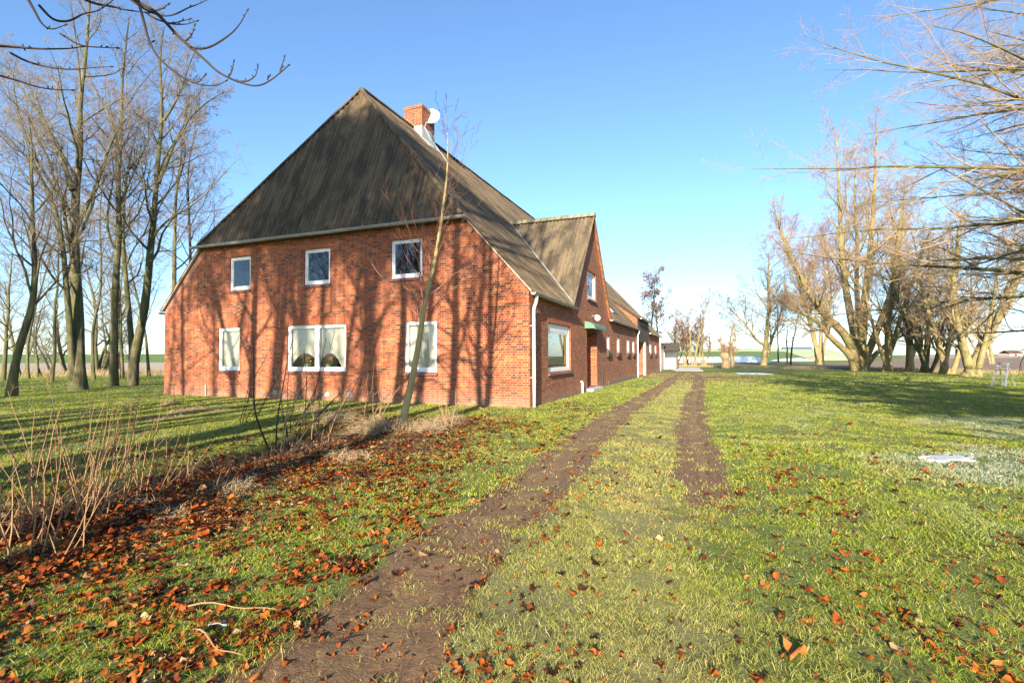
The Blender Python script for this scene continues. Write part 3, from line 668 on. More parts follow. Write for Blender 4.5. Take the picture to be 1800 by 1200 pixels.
# ================================================================== GROUND
def ground():
    NA, NR = 900, 430
    r = .7*(4500/.7)**(np.arange(NR)/(NR-1)); a = np.linspace(0, 2*PI, NA, endpoint=False)
    X = (r[:, None]*np.sin(a)[None]).ravel(); Y = (r[:, None]*np.cos(a)[None]).ravel()
    X = np.concatenate([X, [0.]]); Y = np.concatenate([Y, [0.]])
    Z = gz(X, Y); mud, lit, dd, worn, frost = masks(X, Y)
    i = np.arange(NR-1)[:, None]*NA; j = np.arange(NA)[None]; j2 = (j+1) % NA
    F = np.stack([(i+j), (i+NA+j), (i+NA+j2), (i+j2)], -1).reshape(-1, 4)
    tri = np.stack([np.full(NA, NR*NA), np.arange(NA), (np.arange(NA)+1) % NA, (np.arange(NA)+1) % NA], -1)
    F = np.concatenate([F, ])
    me = np_mesh('ground', np.stack([X, Y, Z], 1), F, None, dict(mud=mud, litter=lit, worn=worn, frost=frost, ditch=sstep(.75, .3, dd)*sstep(11.8, 10, Y)))
    N = Nodes('lawn_soil'); p = N.pos()
    n1 = N.noise(p, 22., 6, .7); n2 = N.noise(p, 2.1, 5, .6); n3 = N.noise(p, 90., 4, .7); n4 = N.noise(p, .35, 4)
    g = N.mix(N.ramp(n1, [(.3, 0.), (.7, 1.)]), (.05,.08,.008), (.21,.27,.02))
    g = N.mix(N.math('MULTIPLY', N.ramp(n2, [(.4, 0.), (.7, 1.)]), .55), g, (.19,.2,.045))
    g = N.mix(N.math('MULTIPLY', N.ramp(n4, [(.45, 0.), (.7, 1.)]), .45), g, (.14,.26,.025))
    g = N.mix(N.math('MULTIPLY', N.ramp(n3, [(.55, 0.), (.68, 1.)]), .4), g, (.3,.26,.12))
    g = N.mix(N.math('MULTIPLY', N.ramp(N.noise(p, 38., 6, .75), [(.47, 0.), (.6, 1.)]), .7), g, (.05,.036,.018))
    wo = N.mix(n1, (.2,.16,.06), (.36,.31,.14)); g = N.mix(N.math('MULTIPLY', N.attr('worn'), .6), g, wo)
    soil = N.mix(N.ramp(n1, [(.3, 0.), (.68, 1.)]), (.08,.038,.017), (.25,.14,.062)); soil = N.mix(N.math('MULTIPLY', N.ramp(n3, [(.5, 0.), (.62, 1.)]), .5), soil, (.26,.18,.11))
    mm = N.math('ADD', N.attr('mud'), N.math('MULTIPLY', N.math('SUBTRACT', N.noise(p, 11., 5, .7), .5), .9))
    mm = N.math('MULTIPLY', N.ramp(mm, [(.32, 0.), (.6, 1.)]), N.math('MINIMUM', N.math('MULTIPLY', N.attr('mud'), 6.), 1.))
    g = N.mix(mm, g, soil)
    lt = N.mix(n1, (.035,.02,.012), (.15,.06,.025)); lm = N.math('ADD', N.attr('litter'), N.math('MULTIPLY', N.math('SUBTRACT', N.noise(p, 5., 5, .7), .5), 1.1))
    g = N.mix(N.math('MULTIPLY', N.ramp(lm, [(.4, 0.), (.8, 1.)]), .9), g, lt)
    g = N.mix(N.math('MULTIPLY', N.attr('ditch'), .85), g, (.025,.018,.012))
    N.bump(N.math('ADD', n1, N.math('MULTIPLY', n3, .6)), .9, .03)
    N.set(Base_Color=g, Roughness=.95)
    o = link('ground', me, N.m, None, True); tag(o, kind='structure')
ground()

def sheet(name, poly_rows, mat, kind='structure', z=0.):
    "rows of world points -> one sheet with its own thickness at the rim"
    R = np.array(poly_rows, float); n, k = R.shape[:2]
    i = np.arange(n-1)[:, None]*k; j = np.arange(k-1)[None]
    F = np.stack([i+j, i+j+1, i+k+j+1, i+k+j], -1).reshape(-1, 4)
    o = link(name, np_mesh(name, R.reshape(-1, 3), F), mat, None, True)
    return tag(o, kind=kind) if kind else o

# --- ruts: two dirt tracks laid on the lawn, their ragged edges buried
def track(L, hw, y0, y1, mat):
    ys = np.concatenate([np.arange(y0, 12, .07), np.arange(12, y1, .2)]); cx = np.interp(ys, L[:, 1], L[:, 0]); rows = []
    for s in np.linspace(-1, 1, 15):
        w = hw*(1+(.55)*(fbm(ys*2.2, np.full_like(ys, 7.+np.sign(s)*9), 12)-.5)*2 + (.5)*(fbm(ys*9, np.full_like(ys, 3.+np.sign(s)*5), 14)-.5)*2)
        w = w*(sstep(4.8, 8.5, ys) if L is RUT_R else 1.); x = cx + s*w; z = gz(x, ys) + .012 - .05*max(0, abs(s)-.72)/.28
        z = z + (fbm(x*9, ys*9, 15)-.5)*.02
        rows.append(np.stack([x, ys, z], 1))
    return sheet('dirt_track', rows, mat)
N = Nodes('track_soil'); p = N.pos(); n1 = N.noise(p, 16., 7, .75); n3 = N.noise(p, 70., 4, .7); n2 = N.noise(p, 1.3, 4)
c = N.mix(N.ramp(n1, [(.3, 0.), (.7, 1.)]), (.105,.05,.022), (.3,.17,.075)); c = N.mix(N.math('MULTIPLY', N.ramp(n3, [(.5, 0.), (.65, 1.)]), .55), c, (.42,.31,.16))
c = N.mix(N.math('MULTIPLY', N.ramp(n2, [(.45, 0.), (.7, 1.)]), .5), c, (.17,.145,.06))
N.bump(N.math('ADD', n1, N.math('MULTIPLY', n3, .7)), 1., .03); M['track'] = N.set(Base_Color=c, Roughness=.95)
track(RUT_L, .23, 1.2, 33, M['track']); track(RUT_R, .14, 5.2, 32, M['track'])

# --- far fields, dikes
def field_mat(name, c1, c2, scale, stretch=(1,1,1)):
    N = Nodes(name); p = N.vmap(N.pos(), stretch)
    n1 = N.noise(p, scale, 6, .7); N.bump(n1, .8, .15)
    n2 = N.noise(p, scale*.06, 4)
    c = N.mix(N.ramp(n1, [(.3, 0.), (.7, 1.)]), c1, c2); c = N.mix(N.math('MULTIPLY', n2, .35), c, tuple(x*.75 for x in c1))
    return N.set(Base_Color=c, Roughness=.95)
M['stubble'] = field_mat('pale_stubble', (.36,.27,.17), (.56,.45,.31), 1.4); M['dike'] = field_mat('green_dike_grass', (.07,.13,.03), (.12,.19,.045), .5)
M['plough'] = field_mat('ploughed_earth', (.17,.105,.06), (.33,.215,.135), 1.6); M['hazed_dike'] = field_mat('hazed_far_grass', (.32,.39,.22), (.42,.47,.28), .4)  # far dike grass paled in its colour to stand in for distance haze
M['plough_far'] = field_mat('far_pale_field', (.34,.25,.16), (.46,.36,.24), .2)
def flat(name, corners, mat, z, n=24):
    (a, b, c, d) = [np.array(q, float) for q in corners]; rows = []
    for i in np.linspace(0, 1, n):
        p, q = a*(1-i)+d*i, b*(1-i)+c*i
        rows.append([[*(p*(1-j)+q*j), 0] for j in np.linspace(0, 1, n)])
    R = np.array(rows); R[..., 2] = z + (fbm(R[..., 0]*.3, R[..., 1]*.3, 4)-.5)*.02 + gz(R[..., 0], R[..., 1])*0
    return sheet(name, R, mat)
flat('stubble_field', [(-150,44),(-8,58),(-8,160),(-190,160)], M['stubble'], .06)
flat('ploughed_field', [(34,62),(66,30),(420,165),(170,215)], M['plough'], .06)
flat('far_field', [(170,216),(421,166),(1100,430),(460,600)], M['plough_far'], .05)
def dike(pts, h, w, mat, name='dike'):
    P = np.array(pts, float); rows = []
    for s, zz in ((-1, -.1), (-.8, .12*h), (-.3, .8*h), (-.08, h), (.1, h), (.3, .8*h), (1, -.1)):
        d = np.gradient(P, axis=0); d /= np.linalg.norm(d, axis=1)[:, None]; nn = np.stack([-d[:, 1], d[:, 0]], 1)
        rows.append(np.concatenate([P + nn*s*w, (zz + (fbm(P[:, 0]*.05, P[:, 1]*.05, 3)-.5)[:, None]*.25*max(0, zz)).reshape(-1, 1)], 1))
    return sheet(name, rows, mat)
dike([(-330+t*11, 168+t*.4+2*math.sin(t)) for t in range(40)], 2.9, 16, M['dike'])
dike([(30+t*7, 205-t*.6) for t in range(14)], 4.0, 26, M['hazed_dike'])
dike([(380+t*30, 260+t*10) for t in range(20)], 2.4, 20, M['hazed_dike'])
# --- concrete apron by the porch, ice on the grass
def patch(name, cx, cy, rx, ry, mat, h, seed, **kw):
    n = 40; t = np.linspace(0, 2*PI, n, endpoint=False); rr = .1 + 1.8*fbm(np.cos(t)*2.2+seed, np.sin(t)*2.2+seed*2, seed, 4)
    x = cx + rx*rr*np.cos(t); y = cy + ry*rr*np.sin(t); z0 = G(cx, cy) + h
    m = MB(); top = [(a, b, z0 + .0) for a, b in zip(x, y)]
    m.add([(cx, cy, z0+.004)] + top + [(a + (a-cx)*.06, b + (b-cy)*.06, z0-.06) for a, b in zip(x, y)], [(0, 1+i, 1+(i+1) % n) for i in range(n)] + [(1+i, 1+n+i, 1+n+(i+1) % n, 1+(i+1) % n) for i in range(n)])
    o = m.build(name, mat); return tag(o, **kw)
patch('ice_patch', 6.25, 7.4, .36, .17, M['ice'], .016, 3, label='white sheet of ice on the right lawn nearest the viewer', cat='ice')
patch('ice_patch', 19.6, 41, 1.1, 1.3, M['ice'], .06, 5, label='thin white ice sheet far back on the lawn beside the track end', cat='ice')
for k, (px, py) in enumerate(((515,884),(340,945),(390,1098))):
    q = gpt(px, py); patch('ice_patch', q[0], q[1], .05, .035, M['ice'], .012, 11+k, label='small pale scrap of ice among fallen leaves by the ditch', cat='ice', group='scraps of ice among the leaves')
m = MB(); pts = [(16.2,50.2),(18.6,49.2),(23.2,63.),(19.5,66)]
m.prism([(x, y, -.1) for x, y in pts], (0, 0, .12)); tag(m.build('concrete_path', M['concrete']), kind='structure')

# ================================================================== LAWN GRASS (nobody could count it)
def frame_ok(x, y, mx=2.2): return (np.abs(x) < 1.05*y + mx) & (y > 1.4)
def grass():
    Vs, Fs, fr, dr = [], [], [], []; base = 0
    for (y0, y1, dens, h, w) in ((1.5,3.6,9500,.028,.0025),(3.6,5.5,5200,.03,.004),(5.5,8.5,2400,.032,.0068),(8.5,14,2300,.03,.0062),(14,24,800,.032,.0105),(24,44,170,.036,.022)):
        xm = 1.05*y1 + 2.2; n = int(dens*(y1-y0)*2*xm)
        x = rng.uniform(-xm, xm, n); y = rng.uniform(y0, y1, n); ok = frame_ok(x, y); x, y = x[ok], y[ok]
        u, v = house_uv(x, y); ok = ~((u > -.05) & (u < W_+.2) & (v > -.02)); x, y = x[ok], y[ok]
        mud, lit, dd, worn, frost = masks(x, y)
        cl = fbm(x*3.2, y*3.2, 41); cl2 = fbm(x*.9, y*.9, 43)
        keep = (1 - mud*(.97-.5*sstep(.5,.75,fbm(x*5,y*5,47))))*(1-.8*lit)*(.18 + 1.2*sstep(.34, .62, cl))*(1-.35*worn)*np.where(dd < .5, .15, 1)
        ok = rng.random(len(x)) < keep; x, y, mud, worn, frost, cl2, lit = (q[ok] for q in (x, y, mud, worn, frost, cl2, lit))
        n = len(x); hh = h*rng.uniform(.45, 1.35, n)*(1-.3*mud)*(.75+.6*cl2); az = rng.uniform(0, 2*PI, n); az2 = rng.uniform(0, 2*PI, n)
        lean = hh*rng.uniform(.4, 1.9, n); ww = w*rng.uniform(.6, 1.3, n)
        z = gz(x, y) - .006 + .02*mud; d = np.stack([np.cos(az), np.sin(az)], 1); l = np.stack([np.cos(az2), np.sin(az2)], 1)
        b0 = np.concatenate([np.stack([x, y], 1) - d*ww[:, None]*.5, z[:, None]], 1); b1 = np.concatenate([np.stack([x, y], 1) + d*ww[:, None]*.5, z[:, None]], 1)
        mid = np.stack([x, y], 1) + l*lean[:, None]*.4; zm = z + hh*.62
        m0 = np.concatenate([mid - d*ww[:, None]*.42, zm[:, None]], 1); m1 = np.concatenate([mid + d*ww[:, None]*.42, zm[:, None]], 1)
        tp = np.concatenate([np.stack([x, y], 1) + l*lean[:, None], (z + hh)[:, None]], 1)
        tq = tp + np.concatenate([d*ww[:, None]*.12, np.zeros((n, 1))], 1)
        V = np.stack([b0, b1, m0, m1, tp, tq], 1).reshape(-1, 3); i = base + np.arange(n)*6
        Fs.append(np.concatenate([np.stack([i, i+1, i+3, i+2], 1), np.stack([i+2, i+3, i+5, i+4], 1)])); Vs.append(V); base += 6*n
        fz = np.clip(frost*rng.uniform(.4, 1.2, n) + (rng.random(n) < .025), 0, 1); dz = np.clip(np.maximum(worn*.9, mud*.9)*rng.uniform(.2, 1.3, n) + lit*.3 + (rng.random(n) < .07) + .5*sstep(.55, .7, fbm(x*.8, y*.8, 77)), 0, 1)
        fr.append(np.repeat(fz, 6)); dr.append(np.repeat(dz, 6))
    o = link('lawn_grass', np_mesh('lawn_grass', np.concatenate(Vs), np.concatenate(Fs), None, dict(frost=np.concatenate(fr), dry=np.concatenate(dr))), M['grass'])
    tag(o, 'short frosty winter grass over the whole lawn', 'grass', kind='stuff')
grass()

# ================================================================== FALLEN LEAVES
def leaf_mesh(r, ns=9, nc=5, size=.06):
    s = np.linspace(0, 1, ns); lob = r.uniform(.0, .3); k = r.integers(3, 6); asp = r.uniform(.2, .42)
    w = asp*np.sin(PI*np.clip(s, .02, .99)**.85)**.8*(1+lob*np.sin(s*2*PI*k)); w[0] = .012; w[-1] = .008
    c = np.linspace(-1, 1, nc); fold = r.uniform(.05, .8); curl = r.uniform(-.7, 1.5); tw = r.uniform(-1.3, 1.3); wave = r.uniform(.05, .2)
    S, Cc = np.meshgrid(s, c, indexing='ij'); x = (S-.5)*1.; y = Cc*w[:, None]
    z = np.abs(y)*fold + curl*(S-.5)**2 + wave*np.sin(S*9+Cc*2)*np.abs(Cc) + tw*y*(S-.5)
    i = np.arange(ns-1)[:, None]*nc; j = np.arange(nc-1)[None]
    F = np.stack([i+j, i+j+1, i+nc+j+1, i+nc+j], -1).reshape(-1, 4)
    return np.stack([x, y, z], -1).reshape(-1, 3)*size*2, F
def leaf_spots(n_try):
    y = 1.7 + (rng.random(n_try)**1.5)*15; x = rng.uniform(-1, 1, n_try)*(1.04*y + 1.5)
    u, v = house_uv(x, y); mud, lit, dd, worn, frost = masks(x, y)
    # along the mowing direction the leaves gather in short drifts
    a = .36; xr = x*math.cos(a) - y*math.sin(a); yr = x*math.sin(a) + y*math.cos(a)
    drift = sstep(.5, .68, fbm(xr*2.1, yr*.8, 51)); cl = sstep(.45, .65, fbm(x*2.2, y*2.2, 53))
    right = sstep(.0, 1.2, x - np.interp(y, RUT_R[:, 1], RUT_R[:, 0]))
    p = np.clip(lit*1.5, 0, 1)*(.5+.5*cl) + .03*(1-.8*mud) + (1-lit)*(.34*drift*cl*right + .1*drift*cl*(1-right)*(1-.9*mud)) + .004
    leftb = sstep(2.4, .3, np.abs(x - np.interp(y, RUT_L[:, 1], RUT_L[:, 0]) + 1.3))*(1-right); p = p + .62*(.18+.82*cl)*leftb*(1-.85*mud)
    p = p*np.where((u > -.2) & (v > -.3), 0, 1)*np.where(x > 3, sstep(12, 7, y)*.8+.2, 1)
    ok = rng.random(n_try) < p; return x[ok], y[ok], lit[ok]
lx, ly, ll = leaf_spots(100000)
sz = np.clip(.024*np.exp(rng.normal(0, .38, len(lx))), .01, .055)*np.where(rng.random(len(lx)) < .15, 1.3, 1)
nb = 26000; by = 1.7 + rng.random(nb)**1.6*11; bx = rng.uniform(-1, 1, nb)*(1.04*by+1.2); bm_, bl_, _, bw_, _ = masks(bx, by)
ok = (rng.random(nb) < (.08+.55*sstep(.42,.66,fbm(bx*1.7,by*1.7,61)))*(1-.5*bm_)*np.where(bx > 4, .5, 1)) & (house_uv(bx, by)[1] < -.3)
lx, ly, ll = np.r_[lx, bx[ok]], np.r_[ly, by[ok]], np.r_[ll, bl_[ok]*0]; sz = np.r_[sz, rng.uniform(.007, .018, ok.sum())]   # crumbs of broken leaf
rank = np.argsort(-(sz/np.hypot(lx, ly)*(np.abs(lx) < 1.0*ly)*(ly > 2.05))); first, rest = rank[:300], rank[300:]
def rot_leaf(n):
    yaw = rng.uniform(0, 2*PI, n); rx = rng.normal(0, .22, n); ry = rng.normal(0, .2, n); fl = rng.random(n) < .4; rx = np.where(fl, rx + PI, rx); return rx, ry, yaw
VAR = []
for k in range(14):
    V, F = leaf_mesh(np.random.default_rng(100+k)); me = np_mesh('fallen_leaf', V, F); me.materials.append(M['leaf1']); me.polygons.foreach_set('use_smooth', np.ones(len(me.polygons), bool)); VAR.append(me)
rx, ry, yw = rot_leaf(300); zz = gz(lx[first], ly[first])
for k, i in enumerate(first):
    o = bpy.data.objects.new('fallen_leaf', VAR[k % 14]); COL.objects.link(o)
    o.location = (lx[i], ly[i], zz[k] + .004 + .005*(k % 3)); o.rotation_euler = (rx[k], ry[k], yw[k]); o.scale = [sz[i]/.06]*3
    o['label'] = 'curled rust brown fallen leaf lying on the near grass'; o['category'] = 'leaf'; o['group'] = 'fallen leaves scattered over the near lawn'
P = [leaf_mesh(np.random.default_rng(300+k), 5, 3) for k in range(24)]
n = len(rest); rx, ry, yw = rot_leaf(n); zz = gz(lx[rest], ly[rest]) + rng.uniform(.002, .026, n) + ll[rest]*rng.uniform(0, .06, n)
VV = np.stack([P[k % 24][0] for k in range(n)])*(sz[rest]/.06)[:, None, None]
cx, sx_, cy, sy, cz, sz_ = np.cos(rx), np.sin(rx), np.cos(ry), np.sin(ry), np.cos(yw), np.sin(yw)
Rm = np.stack([np.stack([cz*cy, cz*sy*sx_-sz_*cx, cz*sy*cx+sz_*sx_], -1), np.stack([sz_*cy, sz_*sy*sx_+cz*cx, sz_*sy*cx-cz*sx_], -1), np.stack([-sy, cy*sx_, cy*cx], -1)], 1)
VV = np.einsum('nij,nkj->nki', Rm, VV) + np.stack([lx[rest], ly[rest], zz], 1)[:, None]
FF = (P[0][1][None] + (np.arange(n)*15)[:, None, None]).reshape(-1, 4)
tag(link('leaf_litter', np_mesh('leaf_litter', VV.reshape(-1, 3), FF), M['leaf'], None, True), 'rust brown leaf litter along the ditch and over the lawn', 'leaf litter', kind='stuff')

# ================================================================== DRY STEMS, SHRUBS, TUFTS
def polytube(P, R, S=4):
    "N polylines (N,K,3) with radii (N,K) -> verts, faces"
    N_, K = R.shape
    T = np.gradient(P, axis=1); T /= np.linalg.norm(T, axis=2, keepdims=True) + 1e-9
    D = P[:, -1] - P[:, 0]; ref = np.where((np.abs(D[:, 2]) > .7*np.linalg.norm(D, axis=1))[:, None], np.array([[1., .1, 0]]), np.array([[.1, 0, 1.]]))
    e1 = np.cross(T, ref[:, None]); e1 /= np.linalg.norm(e1, axis=2, keepdims=True) + 1e-9; e2 = np.cross(T, e1)
    a = np.arange(S)*2*PI/S
    V = P[:, :, None] + R[:, :, None, None]*(np.cos(a)[:, None]*e1[:, :, None] + np.sin(a)[:, None]*e2[:, :, None])
    b = (np.arange(N_)*K*S)[:, None, None]; k = (np.arange(K-1)*S)[None, :, None]; j = np.arange(S)[None, None]; j2 = (j+1) % S
    F = np.stack(np.broadcast_arrays(b+k+j, b+k+j2, b+k+S+j2, b+k+S+j), -1).reshape(-1, 4)
    return V.reshape(-1, 3), F
def merge(parts):
    V, F, b = [], [], 0
    for v, f in parts: V.append(v); F.append(f + b); b += len(v)
    return np.concatenate(V), np.concatenate(F)
def wands(n, spread, h0, h1, lean, r, K=8, bend=.25, seed=0):
    g = np.random.default_rng(seed); a = g.uniform(0, 2*PI, n); rr = spread*np.sqrt(g.random(n))
    st = np.stack([rr*np.cos(a), rr*np.sin(a), np.full(n, -.03)], 1); h = g.uniform(h0, h1, n); az = g.uniform(0, 2*PI, n); ln = g.uniform(.05, lean, n)
    d = np.stack([np.cos(az)*ln, np.sin(az)*ln, np.ones(n)], 1); d[:, 0] += .22*lean; d /= np.linalg.norm(d, axis=1)[:, None]
    P = [st]; 
    for k in range(K-1):
        d = d + g.normal(0, bend/ K * 1.6, (n, 3)); d /= np.linalg.norm(d, axis=1)[:, None]; P.append(P[-1] + d*(h/(K-1))[:, None])
    R = r*g.uniform(.6, 1.2, n)[:, None]*np.linspace(1, .35, K)[None]
    return np.stack(P, 1), R
def side_twigs(P, R, per, ang, lr, K=5, t0=.35, seed=0, gn=.12, up=.08, rr=.55, rmin=.0012, taper=.3):
    g = np.random.default_rng(seed); N_, KK = R.shape
    t = np.clip(t0 + (1-t0)*(np.arange(per)[None] + g.random((N_, per)))/per, 0, .985); ix = t*(KK-1); i0 = np.minimum(ix.astype(int), KK-2); f = (ix-i0)[..., None]; nn = np.arange(N_)[:, None]
    pos = P[nn, i0]*(1-f) + P[nn, i0+1]*f; tg = P[nn, i0+1] - P[nn, i0]; tg /= np.linalg.norm(tg, axis=2, keepdims=True) + 1e-9
    rad = R[nn, i0]*(1-f[..., 0]) + R[nn, i0+1]*f[..., 0]; L = np.linalg.norm(np.diff(P, axis=1), axis=2).sum(1)[:, None]*lr*(1.15-.75*t)*g.uniform(.6, 1.35, (N_, per))
    M_ = N_*per; pos = pos.reshape(M_, 3); tg = tg.reshape(M_, 3); rad = rad.ravel(); L = L.ravel()
    ref = np.where((np.abs(tg[:, 2]) > .8)[:, None], np.array([[1., 0, 0]]), np.array([[0, 0, 1.]])); e1 = np.cross(tg, ref); e1 /= np.linalg.norm(e1, axis=1)[:, None]; e2 = np.cross(tg, e1)
    az = (np.arange(M_)*2.39996 + g.uniform(-.6, .6, M_)); an = np.clip(g.normal(ang, .16, M_), .15, 1.6)
    d = np.cos(an)[:, None]*tg + np.sin(an)[:, None]*(np.cos(az)[:, None]*e1 + np.sin(az)[:, None]*e2)
    Pn = [pos]
    for k in range(K-1):
        d = d + g.normal(0, gn, (M_, 3)); d[:, 2] += up; d /= np.linalg.norm(d, axis=1)[:, None]; Pn.append(Pn[-1] + d*(L/(K-1))[:, None])
    r0 = np.maximum(rad*rr, rmin); R2 = r0[:, None]*np.linspace(1, taper, K)[None]
    return np.stack(Pn, 1), np.maximum(R2, rmin*.75)
def stems(name, x, y, label, cat, mat, n, spread, h0, h1, lean, r, per=2, seed=0, group=None, part=('stem', 'side_twig'), bend=.3, tw_mat=None):
    E = empty(name, (x, y, G(x, y)), 0, label, cat, group)
    P, R = wands(n, spread, h0, h1, lean, r, seed=seed, bend=bend)
    for i in range(n):                                  # every stem with the twigs that grow on it
        p1, r1 = P[i:i+1], R[i:i+1]; pr = [polytube(p1, r1, 5)]
        if per:
            P2, R2 = side_twigs(p1, r1, per, .6, .34, seed=seed*50+i); P3, R3 = side_twigs(P2, R2, 2, .6, .5, 4, seed=seed*50+i+9)
            pr += [polytube(P2, R2, 4), polytube(P3, R3, 3)]
        V, F = merge(pr); link(part[0], np_mesh(part[0], V, F), mat, E, True)
    return E
for k, (px, py, n, h0, h1, lab) in enumerate((
    (35, 985, 14, .7, 1.25, 'sparse dry tan stems at the far left end of the ditch'),
    (110, 930, 30, .7, 1.35, 'tall clump of dry tan stems leaning over the left ditch'),
    (185, 890, 34, .6, 1.2, 'dense clump of dry tan stems in the middle of the ditch bank'),
    (250, 850, 26, .5, 1.05, 'short dense clump of tan stems right of the taller ones'),
    (400, 850, 10, .25, .6, 'low dead weed stems beside the leaf covered ditch edge'))):
    q = gpt(px, py); stems('dry_stem_clump', q[0], q[1], lab, 'dry plant', M['stem'], n, .4, h0, h1, .6, .0062, 1, 20+k, bend=.3)
for k, (px, py, lab, h) in enumerate(((300,690,'lone tall thin dead stem on the lawn left of the house front',1.5),(105,800,'thin dry stalk standing behind the tan stems on the left lawn',1.5),(235,790,'thin dry stalk at the back of the ditch below the left windows',1.5))):
    q = gpt(px, py+30); stems('dry_stalk', q[0], q[1], lab, 'dry plant', M['stem'], 3, .15, h*.6, h, .25, .005, 2, 60+k)
SH = [(497,792,12,1.7,2.5,'dark leafless multi stemmed shrub beside the ditch before the double window'),(440,745,7,1.0,1.9,'thin dark shrub left of the multi stemmed one'),(640,752,10,1.0,1.9,'slender bare shrub left of the young tree'),(560,770,8,.9,1.7,'small bare shrub between the two bigger shrubs'),(785,752,5,.7,1.2,'few thin upright twigs right of the young tree')]
for k, (px, py, n, h0, h1, lab) in enumerate(SH):
    q = gpt(px, py); stems('bare_shrub', q[0], q[1], lab, 'shrub', M['bark_d'] if k < 2 else M['stem'], n, .22, h0, h1, .75, .015 if k == 0 else .0105, 4, 80+k, part=('stem', 'twig'), bend=.45, tw_mat=M['twig_d'] if k < 2 else M['stem'])
def tuft(x, y, n, h, spread, label, seed, flat_=.9):
    n = int(n*1.7); h *= 1.25; P, R = wands(n, spread, h*.5, h, flat_, .0036, 6, 1.2, seed); P[..., 2] -= (np.linspace(0, 1, 6)**2*h*.35)[None]
    P[..., 2] = np.maximum(P[..., 2], .01); V, F = polytube(P, R, 3)
    o = link('dry_grass_tuft', np_mesh('dry_grass_tuft', V, F), M['straw']); o.location = (x, y, G(x, y)); tag(o, label, 'dry grass')
for k, (px, py, n, h, s_, lab) in enumerate(((660,765,420,.62,.3,'tall pale dry grass tuft left of the young tree'),(735,760,520,.4,.5,'low flattened dry grass around the young tree'),(785,745,380,.42,.3,'bushy pale dry grass tuft right of the young tree'),(590,742,360,.45,.35,'brown dry grass tuft between shrub and tall pale tuft'),(350,722,520,.24,.75,'flattened heap of dead grass on the lawn below the windows'),(275,735,260,.2,.55,'thin dead grass left of the flattened heap'),(300,712,130,.34,.18,'small upright dead tuft on the lawn before the brick front'),(610,805,260,.28,.32,'low dry tuft on the leafy bank before the shrubs'),(405,865,200,.3,.2,'dry tuft at the ditch edge right of the tan stems'),(290,905,120,.22,.14,'little pale tuft among the fallen leaves by the ditch'),(245,895,100,.25,.08,'short upright straw tuft beside the tan stems'),(545,720,260,.3,.4,'reddish dead plants along the lawn before the double window'))):
    q = gpt(px, py); tuft(q[0], q[1], n, h, s_, lab, 200+k)
for k, (px, py, n, h, s_, lab) in enumerate(((330,835,150,.5,.4,'tangled brown dead bramble in the ditch right of the tan stems'),(420,815,170,.5,.45,'tangled dark bramble in the ditch between stems and shrub'),(520,795,150,.45,.4,'low dead bramble around the foot of the dark shrub'),(590,775,150,.4,.4,'brown dead bramble between the shrub and the tall pale tuft'),(150,900,160,.45,.5,'brown tangled bramble under the tall tan stems'),(40,930,130,.5,.4,'brown tangled bramble at the left edge of the ditch'),(640,725,150,.4,.5,'reddish dead bramble on the lawn left of the young tree'))):
    q = gpt(px, py); P, R = wands(n, s_, h*.5, h*1.2, 1.1, .0035, 8, 1.6, 700+k); P[..., 2] -= (np.linspace(0, 1, 8)**2*h*.4)[None]; P[..., 2] = np.maximum(P[..., 2], .01)
    P2, R2 = side_twigs(P, R, 3, .8, .3, 4, .2, 720+k, .3, .0); V, F = merge([polytube(P, R, 4), polytube(P2, R2, 3)])
    g = np.random.default_rng(740+k); tp_ = P2.reshape(-1, 3)[g.integers(0, P2.size//3, 260)]; d1 = g.normal(0, 1, (260, 3)); d1 /= np.linalg.norm(d1, axis=1)[:, None]; d2 = np.cross(d1, g.normal(0, 1, (260, 3))); d2 /= np.linalg.norm(d2, axis=1)[:, None]
    Q = np.stack([tp_-d1*.028, tp_-d2*.016, tp_+d1*.028, tp_+d2*.016], 1).reshape(-1, 3); V, F = merge([(V, F), (Q, np.arange(len(Q)).reshape(-1, 4))])
    o = link('dead_bramble', np_mesh('dead_bramble', V, F), M['bramble']); o.location = (q[0], q[1], G(q[0], q[1])); tag(o, lab, 'bramble')
# sticks on the grass
for k, (pa, pb, lab) in enumerate((((330,1079),(490,1080),'long pale stick lying on the near left grass'),((335,1124),(425,1165),'short crooked twig lying beside the near track'),((0,870),(60,830),'pale stick leaning in the ditch at the left edge'))):
    a, b = gpt(*pa), gpt(*pb); a[2] = G(a[0], a[1])+.035; b[2] = G(b[0], b[1])+.04 + (.25 if k == 2 else 0)
    m = MB(); m.tube([a + (b-a)*t + np.array([0, .03*math.sin(t*5+k), .012*math.sin(t*9)]) for t in np.linspace(0, 1, 9)], np.linspace(.0055, .002, 9)*(1 if k != 2 else 1.6), 6); tag(m.build('fallen_stick', M['stem']), lab, 'stick')

